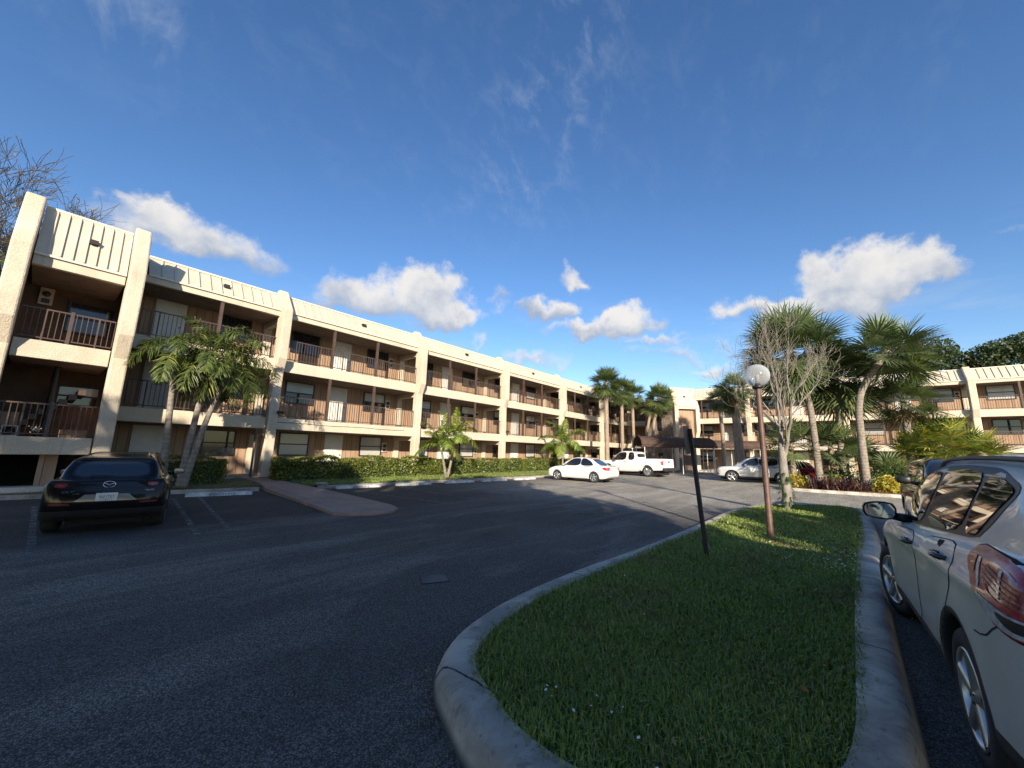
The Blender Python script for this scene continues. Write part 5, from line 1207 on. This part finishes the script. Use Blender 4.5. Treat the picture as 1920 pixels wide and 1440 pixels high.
feather_palm(27.6, 17.2, .15, [(0, 0, 0), (.05, 0, 1), (.1, 0, 1.9)], [.09, .07, .06], 'young feather palm behind the white saloon', 46, 14, 2.3, .6, M_coco, yp, shaft=.5, top=85, bot=0, arch=1.5, plume=.35, nl=46, lw=.022)
# ---- leafy masses from many small cards
def cards(rng, P, size, up=.35, aspect=.5):
    """leaf quads at points P"""
    n = len(P); d = unit(rng.normal(size=(n, 3))); a = unit(np.cross(d, rng.normal(size=(n, 3)))); b = np.cross(d, a)
    L = (size*rng.uniform(.6, 1.3, n))[:, None]; w = L*aspect
    V = np.stack([P-a*L*.5, P+b*w*.5+d*L*.06, P+a*L*.5, P-b*w*.5+d*L*.06], 1).reshape(-1, 3); F = np.arange(4*n).reshape(-1, 4); return V, F
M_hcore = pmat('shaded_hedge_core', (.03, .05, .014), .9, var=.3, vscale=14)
def hedge(x0, x1, y0, y1, z0, z1, n, label, seed, mat=M_hedge, size=.125):
    rng = np.random.RandomState(seed); root = empty('hedge', ((x0+x1)/2, (y0+y1)/2, z0), 0, label, 'hedge', 'clipped hedges along the left wing'); L, D, H = x1-x0, y1-y0, z1-z0
    u = rng.uniform(-1, 1, (n*2, 3)); m = np.abs(u).max(1); keep = m > rng.uniform(.45, 1, n*2)**.35; u = u[keep][:n]
    P = u*np.array([L/2, D/2, H/2])+np.array([0, 0, H/2]); wob = .07*np.sin(P[:, 0]*2.3+seed)+.05*np.sin(P[:, 0]*5.1); P[:, 2] *= 1+wob*(P[:, 2]/H); P[:, 1] += wob*.6*np.sign(u[:, 1])
    thin = (P[:, 2] < .3*H) & (rng.uniform(size=len(P)) < .45); P = P[~thin]
    V, F = cards(rng, P, size); mesh_obj('foliage', V, F, mat, root)
    MB().box(-L/2+.2, -D/2+.22, 0, L/2-.2, D/2-.22, H-.2).build('shaded_core_box', M_hcore, root); return root  # solid box coloured like shaded inner leaves, added to fill the hedge
hedge(6.95, 15.9, 18.75, 19.75, .2, 1.22, 30000, 'near half of the clipped hedge from the walk to the young twin palm', 51)
hedge(15.9, 31.5, 18.7, 19.7, .2, 1.16, 42000, 'far half of the clipped hedge running to the white saloon', 52)
hedge(3.0, 5.15, 18.9, 19.9, .2, 1.24, 9000, 'short clipped hedge behind the feather palm trunks', 53, size=.09)
MINR = .010
def branchy(rng, mb, p, d, L, r, lvl, maxl, tips, spread=.55, n=3, up=.15, seg=3, taper=.62, curv=.18):
    pts = [p]; rr = [r]; q = p; dd = d
    for i in range(seg):
        dd = unit(dd+rng.normal(0, curv, 3)+np.array([0, 0, up*.3])); q = q+dd*L/seg; pts.append(q); rr.append(r*(1-(1-taper)*(i+1)/seg))
    mb.tube([tuple(x) for x in pts], [max(x, MINR) for x in rr], 7 if lvl < 2 else (5 if lvl < 4 else 3), cap=False)
    tips.append((q, lvl))
    if lvl >= maxl: return
    for k in range(n+(1 if rng.uniform() < .3 else 0)):
        base = pts[-1] if k < 2 else pts[rng.randint(1, len(pts))]; ax = unit(np.cross(dd, rng.normal(size=3))); nd = unit(dd*math.cos(spread)+ax*math.sin(spread)*rng.uniform(.6, 1.3)+np.array([0, 0, up]))
        branchy(rng, mb, base, nd, L*rng.uniform(.6, .85), rr[-1]*rng.uniform(.6, .85), lvl+1, maxl, tips, spread, n, up, seg, taper, curv)
def oak(x, y, z0, h, cr, label, seed, nleaf=5000, lsize=.26, mat=None, name='broadleaf_tree', group=None, flat=.75, clumps=26):
    rng = np.random.RandomState(seed); root = empty(name, (x, y, z0), 0, label, 'tree', group); mb = MB(); tips = []
    branchy(rng, mb, np.zeros(3), np.array([0, 0, 1.]), h*.33, h*.028+.08, 0, 3, tips, .7, 3, .05); mb.build('trunk', M_bark, root, True)
    cen = np.array([0, 0, h-cr*flat]); C = []
    for k in range(clumps):
        u = unit(rng.normal(size=3))*rng.uniform(.35, 1.)**.5; C.append((cen+u*np.array([cr, cr, cr*flat])*.82, cr*rng.uniform(.22, .42)))
    P = []
    per = nleaf//clumps
    for c, r in C: P.append(c+unit(rng.normal(size=(per, 3)))*(r*rng.uniform(.3, 1., (per, 1))**.4)*np.array([1, 1, .75]))
    V, F = cards(rng, np.concatenate(P), lsize, aspect=.6); mesh_obj('crown', V, F, mat or M_oak, root); return root
bt = 'trees rising behind the right wing'
oak(63, -7.6, 0, 16.0, 5.2, 'rounded dark tree behind the right wing, next to the kinked palm head', 61, 16000, .32, group=bt, flat=.9, clumps=44)
oak(64, -15.2, 0, 15.8, 5.0, 'dark tree at the right end behind the right wing roof', 62, 16000, .32, group=bt, flat=.9, clumps=44)
oak(62, -2.0, 0, 14.6, 4.6, 'lower dark tree behind the right wing hidden by palm heads', 63, 5000, .42, group=bt)
oak(66, 13.5, 0, 12.5, 3.6, 'thin small-crowned tree peeping over the roof right of the tower', 64, 700, .4, group=bt, clumps=14)
# bare-twigged tree behind the stair block
def bare_tree(x, y, z0, label, seed, L, r, maxl, mat, spread=.5, n=3, up=.12, leaves=0, name='bare_tree', forks=None, curv=.18, leafmat=None):
    rng = np.random.RandomState(seed); root = empty(name, (x, y, z0), 0, label, 'tree'); mb = MB(); tips = []
    if forks:
        for (p, d, l, rr, ml) in forks: branchy(rng, mb, np.array(p, float), unit(np.array(d, float)), l, rr, 1, ml, tips, spread, n, up, 4, .6, curv)
    else: branchy(rng, mb, np.zeros(3), np.array([0., 0, 1]), L, r, 0, maxl, tips, spread, n, up, 4, .65, curv)
    mb.build('branches' if forks else 'trunk', mat, root, True)
    if leaves:
        T = np.array([t for t, l in tips if l >= maxl-1]); P = T[rng.randint(0, len(T), leaves)]+rng.normal(0, .05, (leaves, 3)); V, F = cards(rng, P, .12); mesh_obj('foliage', V, F, leafmat or M_deadleaf, root)
    return root, tips
bare_tree(-4.9, 29.5, 0, 'wintry twiggy tree behind the stair block at the left edge', 73, 4.5, .3, 6, M_bark, .52, 4, .1, 3500)
# dead pale tree on the grass island
MINR = .0035
dt, _ = bare_tree(15.4, 1.28, .1, 'dead pale tree with many bare twigs on the far end of the island', 76, 0, 0, 6, M_dead, .33, 3, .3, 0, forks=[((0, .04, 1.75), (.02, .06, 1), 1.7, .07, 5), ((.03, -.06, 1.7), (-.02, -.16, 1), 1.6, .065, 5), ((0, -.1, 2.5), (.1, -.2, 1), 1.2, .034, 5), ((0, .08, 2.7), (-.1, .25, 1.0), 1.1, .03, 5), ((.02, -.01, 2.6), (.1, .25, 1), 1.5, .042, 5), ((.02, -.1, 2.6), (.0, -.22, 1), 1.3, .04, 5)], curv=.2)
trunk('trunk', dt, [(0, 0, -.05), (.02, -.03, .5), (0, .02, 1.1), (.02, 0, 1.95)], [.17, .13, .13, .10], M_dead)
V, Fq = [], []; rng = np.random.RandomState(5)
for k in range(70):
    a = rng.uniform(0, 6.28); z = rng.uniform(.0, 1.15); d = np.array([math.cos(a)*.8, math.sin(a)*.8, rng.uniform(-.7, .4)]); v, f = pinnate(rng, np.array([math.cos(a)*.1, math.sin(a)*.1, z]), unit(d), .22, 1.2, .06, 7); o = len(V); V += v; Fq += [tuple(i+o for i in q) for q in f]
mesh_obj('climbing_fern', np.array(V), np.array(Fq), M_shrub, dt)
# shrubs in the planter
def shrub(x, y, z0, rx, ry, h, n, size, mat, label, seed, name='shrub', group='shrubs in the planter bed'):
    rng = np.random.RandomState(seed); root = empty(name, (x, y, z0), 0, label, 'shrub', group); u = unit(rng.normal(size=(n, 3)))*rng.uniform(.25, 1., (n, 1))**.45; u[:, 2] = np.abs(u[:, 2])
    P = u*np.array([rx, ry, h])*(1+.25*np.sin(u[:, :1]*6+seed)*np.cos(u[:, 1:2]*5)); V, F = cards(rng, P, size, aspect=.45); mesh_obj('foliage', V, F, mat, root)
    return root
shrub(27.3, 1.75, .12, .55, .6, .75, 650, .16, M_croton, 'yellow and red croton shrub at the left tip of the planter', 81)
shrub(27.6, -1.95, .12, .5, .6, .85, 700, .17, M_croton, 'bright yellow croton shrub beside the mirror of the dark van', 82)
shrub(29.2, -2.3, .12, .9, 1.2, 1.35, 1800, .15, M_shrub, 'dark green shrub behind the bright yellow croton', 83)
shrub(29.6, -.2, .12, .9, 1.0, 1.3, 1600, .15, M_shrub, 'dark green shrub between the planter palm trunks', 84)
shrub(28.9, -4.2, .12, 1.0, 1.4, 1.5, 1800, .15, M_shrub, 'dark green shrub hidden behind the dark van', 85)
shrub(28.2, .1, .12, .5, .5, .8, 600, .16, M_hedge, 'light green shrub behind the purple spiky plants', 86)
def spiky(x, y, z0, L, n, mat, label, seed):
    rng = np.random.RandomState(seed); root = empty('spiky_plant', (x, y, z0), 0, label, 'plant', 'purple spiky plants in the planter bed'); V, Fq = [], []
    for i in range(n):
        az = rng.uniform(0, 6.283); el = R(rng.uniform(18, 80)); d = np.array([math.cos(az)*math.cos(el), math.sin(az)*math.cos(el), math.sin(el)]); s = unit(np.cross(d, [0, 0, 1.])); l = L*rng.uniform(.7, 1.15); o = np.array([rng.uniform(-.35, .35), rng.uniform(-.5, .5), 0]); b0 = len(V); w = .035
        V += [o-s*w*.6, o+s*w*.6, o+d*l*.55+s*w, o+d*l*.55-s*w, o+d*l+s*.003-np.array([0, 0, l*.12]), o+d*l-s*.003-np.array([0, 0, l*.12])]; Fq += [(b0, b0+1, b0+2, b0+3), (b0+3, b0+2, b0+4, b0+5)]
    mesh_obj('foliage', np.array(V), np.array(Fq), mat, root); return root
spiky(27.0, .75, .12, .8, 90, M_purple, 'purple spiky plant clump, leftmost of three in the planter', 91)
spiky(26.9, -.05, .12, .85, 100, M_purple, 'purple spiky plant clump in the middle of the planter front', 92)
spiky(27.2, -.7, .12, .75, 80, M_purple, 'purple spiky plant clump next to the kinked palm trunk', 93)
# big oaks behind the photographer (their shade lies over the lot)
sh = 'oaks behind the camera'
OAKS = [(-9.4, -9.0, 12.2, 5.2), (-15.0, -3.2, 12.2, 5.2), (-19.4, 1.4, 12.6, 5.4), (-4.6, -16.6, 9.4, 3.4), (-25.5, 9.0, 11.8, 5.2), (-12.0, -12.0, 11.6, 4.6)]
for k, (x, y, h, cr) in enumerate(OAKS): oak(x, y, 0, h, cr, 'broad dark oak standing behind the camera', 200+k, 11000 if cr > 4 else 1500, .6, group=sh, flat=.95, clumps=55 if cr > 4 else 34)

# ------------------------------------------------------------------ grass
def grass(name, P, hgt, label, seed, mat, wid=.0045):
    rng = np.random.RandomState(seed); n = len(P); az = rng.uniform(0, 6.283, n); lean = rng.uniform(.05, .9, n); h = hgt*rng.uniform(.45, 1.25, n)
    d = np.stack([np.cos(az), np.sin(az), 0*az], 1); s = np.stack([-np.sin(az), np.cos(az), 0*az], 1)*(wid*rng.uniform(.7, 1.4, n))[:, None]
    m = P+d*(lean*h*.35)[:, None]+np.array([0, 0, 1.])*(h*.6)[:, None]; t = P+d*(lean*h*.95)[:, None]+np.array([0, 0, 1.])*(h*(1-.35*lean))[:, None]
    V = np.stack([P-s, P+s, m+s*.8, m-s*.8, t+s*.1, t-s*.1], 1).reshape(-1, 3); i = np.arange(n)[:, None]*6
    F = np.concatenate([i+np.array([[0, 1, 2, 3]]), i+np.array([[3, 2, 4, 5]])]); o = mesh_obj(name, V, F, mat); return tag(o, label, 'grass', kind='stuff')
inn = np.array(inset(ISLs, .275)); rng = np.random.RandomState(3); Q = rng.uniform([1.6, -.9], [18, 3.1], (560000, 2))
dist = np.hypot(Q[:, 0], Q[:, 1]); prob = np.clip((3.2/dist)**1.35, .03, 1); Q = Q[rng.uniform(size=len(Q)) < prob]; Q = Q[poly_sdf(inn, Q[:, 0], Q[:, 1]) < .03]; dist = np.hypot(Q[:, 0], Q[:, 1])
patchy = .75+.45*np.sin(Q[:, 0]*1.7+np.sin(Q[:, 1]*2.1))*np.sin(Q[:, 1]*2.6+Q[:, 0]*.6)
grass('grass', np.column_stack([Q, np.full(len(Q), .1)]), (.066+.028*patchy)*np.clip(dist/7, .85, 1.0), 'thick green grass covering the near island', 4, M_grassb, .0038*np.clip(dist/3.2, 1, 3.6))
Q = rng.uniform([7.2, 15.9], [33, 18.7], (26000, 2)); Q = Q[(Q[:, 1] > 16.95-.055*(Q[:, 0]-7.7)) & (Q[:, 0] > 7.5)]
grass('grass', np.column_stack([Q, .11+.03*(Q[:, 1]-16)]), .07, 'short green lawn grass along the hedge', 5, M_grassb, .012)
Q = rng.uniform([-5, 17.2], [6, 20], (9000, 2)); Q = Q[(Q[:, 1] > 18.7-.235*(Q[:, 0]+.3)+.1) & ~((Q[:, 1] > 18.95) & (Q[:, 0] > -3.3) & (Q[:, 0] < 1.2))]
grass('grass', np.column_stack([Q, np.full(len(Q), .13)]), .06, 'sparse dry grass behind the kerb by the black car', 6, leaf_mat('dry_grass_blade', (.10, .12, .03), (.24, .2, .09)), .011)
# small white wild flowers in the grass
fl = [(4.6, 1.9), (9.2, 1.2), (9.0, .4), (8.4, .1), (8.0, .6), (2.4, 1.3), (7.6, -.05), (10.2, 1.9)]; Pf = np.concatenate([np.array(c)+rng.normal(0, s_, (k, 2)) for c, s_, k in zip(fl, (.3, .5, .5, .4, .5, .22, .25, .5), (8, 50, 70, 80, 40, 14, 40, 25))]); Pf = Pf[poly_sdf(inn, Pf[:, 0], Pf[:, 1]) < -.03]
V, F = [], []
for (x, y) in Pf:
    z = .175+rng.uniform(-.02, .02); r = rng.uniform(.006, .012); b0 = len(V); n = 6; tl = rng.uniform(-.5, .5, 2)
    for k in range(n): a = 6.283*k/n; V.append((x+r*math.cos(a), y+r*math.sin(a), z+r*(tl[0]*math.cos(a)+tl[1]*math.sin(a))))
    F.append(tuple(range(b0, b0+n)))
tag(mesh_obj('wild_flowers', V, F, M_white), 'scattered tiny white wild flowers in the island grass', 'wild flowers', kind='stuff')
P = np.column_stack([rng.uniform(7.5, 30, 500), rng.uniform(15.6, 18.5, 500), np.full(500, .17)]); P[:, 2] = np.where(P[:, 1] > 16.6, .2, .015)
P2 = np.column_stack([rng.uniform(1.7, 16, 90), rng.uniform(-.3, 2.7, 90), np.full(90, .19)]); P2 = P2[poly_sdf(inn, P2[:, 0], P2[:, 1]) < -.05]
g_ = np.array(ISLs)[rng.randint(0, len(ISLs), 420)]; g_ = g_+rng.normal(0, .05, g_.shape)+unit(g_-np.array([8., 1.2]))*rng.uniform(.03, .16, (420, 1)); P3 = np.column_stack([g_, np.full(420, .012)]); P3 = P3[poly_sdf(ISLs, P3[:, 0], P3[:, 1]) > .02]
V3, F3 = cards(rng, P3, .028); tag(mesh_obj('leaf_litter', V3, F3, M_deadleaf), 'crumbled brown leaf litter in the gutter round the island kerb', 'leaf litter', kind='stuff')
V, F = cards(rng, np.concatenate([P[:300], P2]), .055); tag(mesh_obj('fallen_leaves', V, F, M_deadleaf), 'fallen dry leaves scattered on grass and kerb', 'leaves', kind='stuff')
# ------------------------------------------------------------------ street furniture and small things
M_pole = pmat('rusty_brown_pole_paint', (.10, .052, .036), .55, var=.22, vscale=5, bump=.2, bscale=70)
LP = empty('street_lamp', (9.6, 1.12, .1), 0, 'brown lamp post with a clear globe standing on the grass island', 'lamp post')
MB().lathe([(.062, -.05), (.062, .25), (.057, .27), (.05, 3.05)], 18, 'z').build('pole', M_pole, LP, True)
MB().lathe([(.062, 3.04), (.10, 3.05), (.11, 3.09), (.10, 3.10), (.06, 3.115), (.05, 3.16), (0, 3.16)], 18, 'z').build('collar', M_trim, LP, True)
def globe_mat():
    m, nt, b, g, ob = new_mat('clear_ribbed_acrylic')
    sp = nt.nodes.new('ShaderNodeSeparateXYZ'); nt.links.new(ob, sp.inputs[0])
    tr = nt.nodes.new('ShaderNodeBsdfTransparent'); tr.inputs[0].default_value = (.86, .88, .9, 1)
    b.inputs['Base Color'].default_value = (.55, .58, .61, 1); b.inputs['Roughness'].default_value = .12
    bn = nt.nodes.new('ShaderNodeBump'); bn.inputs['Strength'].default_value = .12; bn.inputs['Distance'].default_value = .006
    nt.links.new(g.m('SINE', g.m('MULTIPLY', sp.outputs[2], 420.)), bn.inputs['Height']); 
    fr = nt.nodes.new('ShaderNodeLayerWeight'); fr.inputs[0].default_value = .45
    mx = nt.nodes.new('ShaderNodeMixShader'); nt.links.new(g.m('ADD', .24, g.m('MULTIPLY', fr.outputs['Facing'], .55)), mx.inputs[0])
    nt.links.new(tr.outputs[0], mx.inputs[1]); nt.links.new(b.outputs[0], mx.inputs[2]); nt.links.new(mx.outputs[0], nt.nodes['Material Output'].inputs[0])
    return m
MB().lathe([(.243*math.sin(a), 3.325-.243*math.cos(a)) for a in np.linspace(.35, math.pi-.001, 26)], 32, 'z').build('globe', globe_mat(), LP, True)
MB().lathe([(0, 3.1), (.03, 3.1), (.03, 3.2), (.045, 3.25), (.04, 3.33), (0, 3.36)], 14, 'z').build('bulb', M_conc, LP, True)
BP_ = MB().box(-.11, -.11, .0, .11, .11, .02); BP_.build('base_plate', M_pole, LP, bevel=.004)
SG = empty('sign_post', (7.1, 1.71, .1), 0, 'dark brown sign post leaning left on the grass, its plate seen edge-on', 'sign post')
b0, t0 = Vector((0, 0, -.1)), Vector((.03, .17, 2.06)); ax = (t0-b0).normalized(); rotq = ax.to_track_quat('Z', 'Y').to_euler()
MB().box(-.028, -.03, 0, .028, .03, (t0-b0).length).build('post', pmat('dark_brown_post', (.035, .019, .015), .6, var=.2, vscale=5), SG, loc=b0, rot=rotq, bevel=.006)
spl = MB().box(-.012, -.15, -.24, .006, .15, .24).build('sign_plate', pmat('weathered_grey_sign_back', (.10, .10, .105), .5, metal=.5, var=.2), SG, loc=(-.05, .205, 1.87), rot=(R(-4.5), R(1), R(91)), bevel=.004)
# wheel stops
M_stop = pmat('chipped_white_stop_paint', (.56, .55, .52), .85, var=.12, vscale=5, bump=.3, bscale=40, alt=(.22, .21, .2))
STP = [(3.42, 16.52, 5.22, 16.1, 'grey-lettered white wheel stop between the black car and the brown walk', 'RESERVED'),
       (8.3, 16.2, 10.25, 15.98, 'white lettered wheel stop just right of the brown walk', 'RESERVED'), (11.05, 15.95, 12.95, 15.75, 'second white wheel stop right of the brown walk', 'RESERVED'),
       (13.8, 15.7, 15.75, 15.5, 'white wheel stop before the young twin palm', ''), (16.3, 15.45, 18.2, 15.25, 'white wheel stop second from the white saloon', ''), (18.95, 15.2, 20.85, 15.05, 'white wheel stop next to the white saloon', '')]
for (x0, y0, x1, y1, lab, tx) in STP:
    c = Vector(((x0+x1)/2, (y0+y1)/2, 0)); an = math.atan2(y1-y0, x1-x0); L = math.hypot(x1-x0, y1-y0)
    root = empty('wheel_stop', c, an, lab, 'wheel stop', 'white wheel stops along the left kerb')
    MB().prism([(-.10, 0), (-.065, .105), (-.05, .12), (.05, .12), (.065, .105), (.10, 0)], -L/2, L/2, 'x').build('block', M_stop, root, bevel=.012)
    if tx: text_mesh('lettering', tx, .105, M_letters, root, (.05, -.084, .055), (R(71), 0, 0), .001).scale = (1.5, 1, 1)
PP = empty('drain_pipe', (7.95, 16.75, .13), R(-35), 'short pale pipe end lying on the kerb beside the brown walk', 'pipe')
MB().lathe([(.055, -.22), (.06, -.22), (.06, .22), (.045, .22), (.045, -.15)], 16, 'x', (0, 0, .07)).build('tube', M_conc, PP, True)
# bicycle on the middle balcony
BK = empty('bicycle', (4.75, 21.6, 3.06), R(8), 'black bicycle parked on the middle balcony behind the feather palms', 'bicycle')
for k, x in enumerate((-.52, .52)):
    w = bpy.data.objects.new('wheel', None); COL.objects.link(w); w.parent = BK; w.location = (x, 0, .34)
    MB().tube([(.325*math.cos(a), 0, .325*math.sin(a)) for a in np.linspace(0, 6.2832, 33)], .018, 6, cap=False).build('tyre', M_rub, w, True)
    sm_ = MB(); sm_.lathe([(.025, -.05), (.025, .05)], 8, 'y')
    for q in range(14): a = q*.4488; sm_.tube([(0, (-1)**q*.03, 0), (.31*math.cos(a), 0, .31*math.sin(a))], .0018, 3)
    sm_.build('spokes', M_rim, w)
f = MB(); A, Bq, C, D, E_ = (-.52, 0, .34), (-.08, 0, .30), (-.2, 0, .78), (.36, 0, .80), (.52, 0, .34)
for p, q in ((A, Bq), (A, C), (Bq, C), (C, D), (Bq, D), (D, E_), (C, (-.22, 0, .9)), (D, (.33, 0, .95))): f.tube([p, q], .018, 6)
f.build('frame', M_trim, BK)
MB().tube([(.3, -.28, .97), (.34, -.1, .96), (.34, .1, .96), (.3, .28, .97)], .014, 6).build('handlebar', M_trim, BK); MB().tube([(-.36, 0, .92), (-.25, 0, .93), (-.1, 0, .91)], [.07, .05, .02], 8).build('saddle', M_trim, BK)
# clutter on the lower landing of the stair block
bx = empty('box_fan', (-.52, 20.2, 1.825), R(10), 'small white box fan on the lower landing behind the railing', 'fan')
fb = MB(); fb.box(-.17, -.06, 0, -.14, .06, .34); fb.box(.14, -.06, 0, .17, .06, .34); fb.box(-.14, -.06, 0, .14, .06, .03); fb.box(-.14, -.06, .31, .14, .06, .34); fb.build('housing', M_white, bx, bevel=.01)
MB().lathe([(.02, -.03), (.02, .03), (.13, .0), (.135, .02), (.13, -.02)], 16, 'y', (0, 0, .17)).build('blades', M_bronze, bx, True)
pt = empty('flower_pot', (.02, 19.75, 1.825), 0, 'small pot with white flowers behind the railing of the lower landing', 'flower pot')
MB().lathe([(0, 0), (.06, 0), (.085, .15), (.09, .15), (.075, .13), (0, .13)], 14, 'z').build('pot', M_bronze, pt, True)
rng = np.random.RandomState(8); V, F = cards(rng, rng.normal(0, .06, (60, 3))+np.array([0, 0, .22]), .05); mesh_obj('flowers', V, F, M_white, pt)
cbx = empty('cardboard_box', (.85, 20.3, 1.825), R(5), 'brown cardboard carton behind the railing of the lower landing', 'box')
cm_ = MB().box(-.3, -.2, 0, .3, .2, .26); cm_.build('carton', pmat('cardboard', (.32, .2, .11), .9), cbx, bevel=.008); MB().box(-.3, -.03, .262, .3, .03, .265).build('tape', M_pale, cbx)
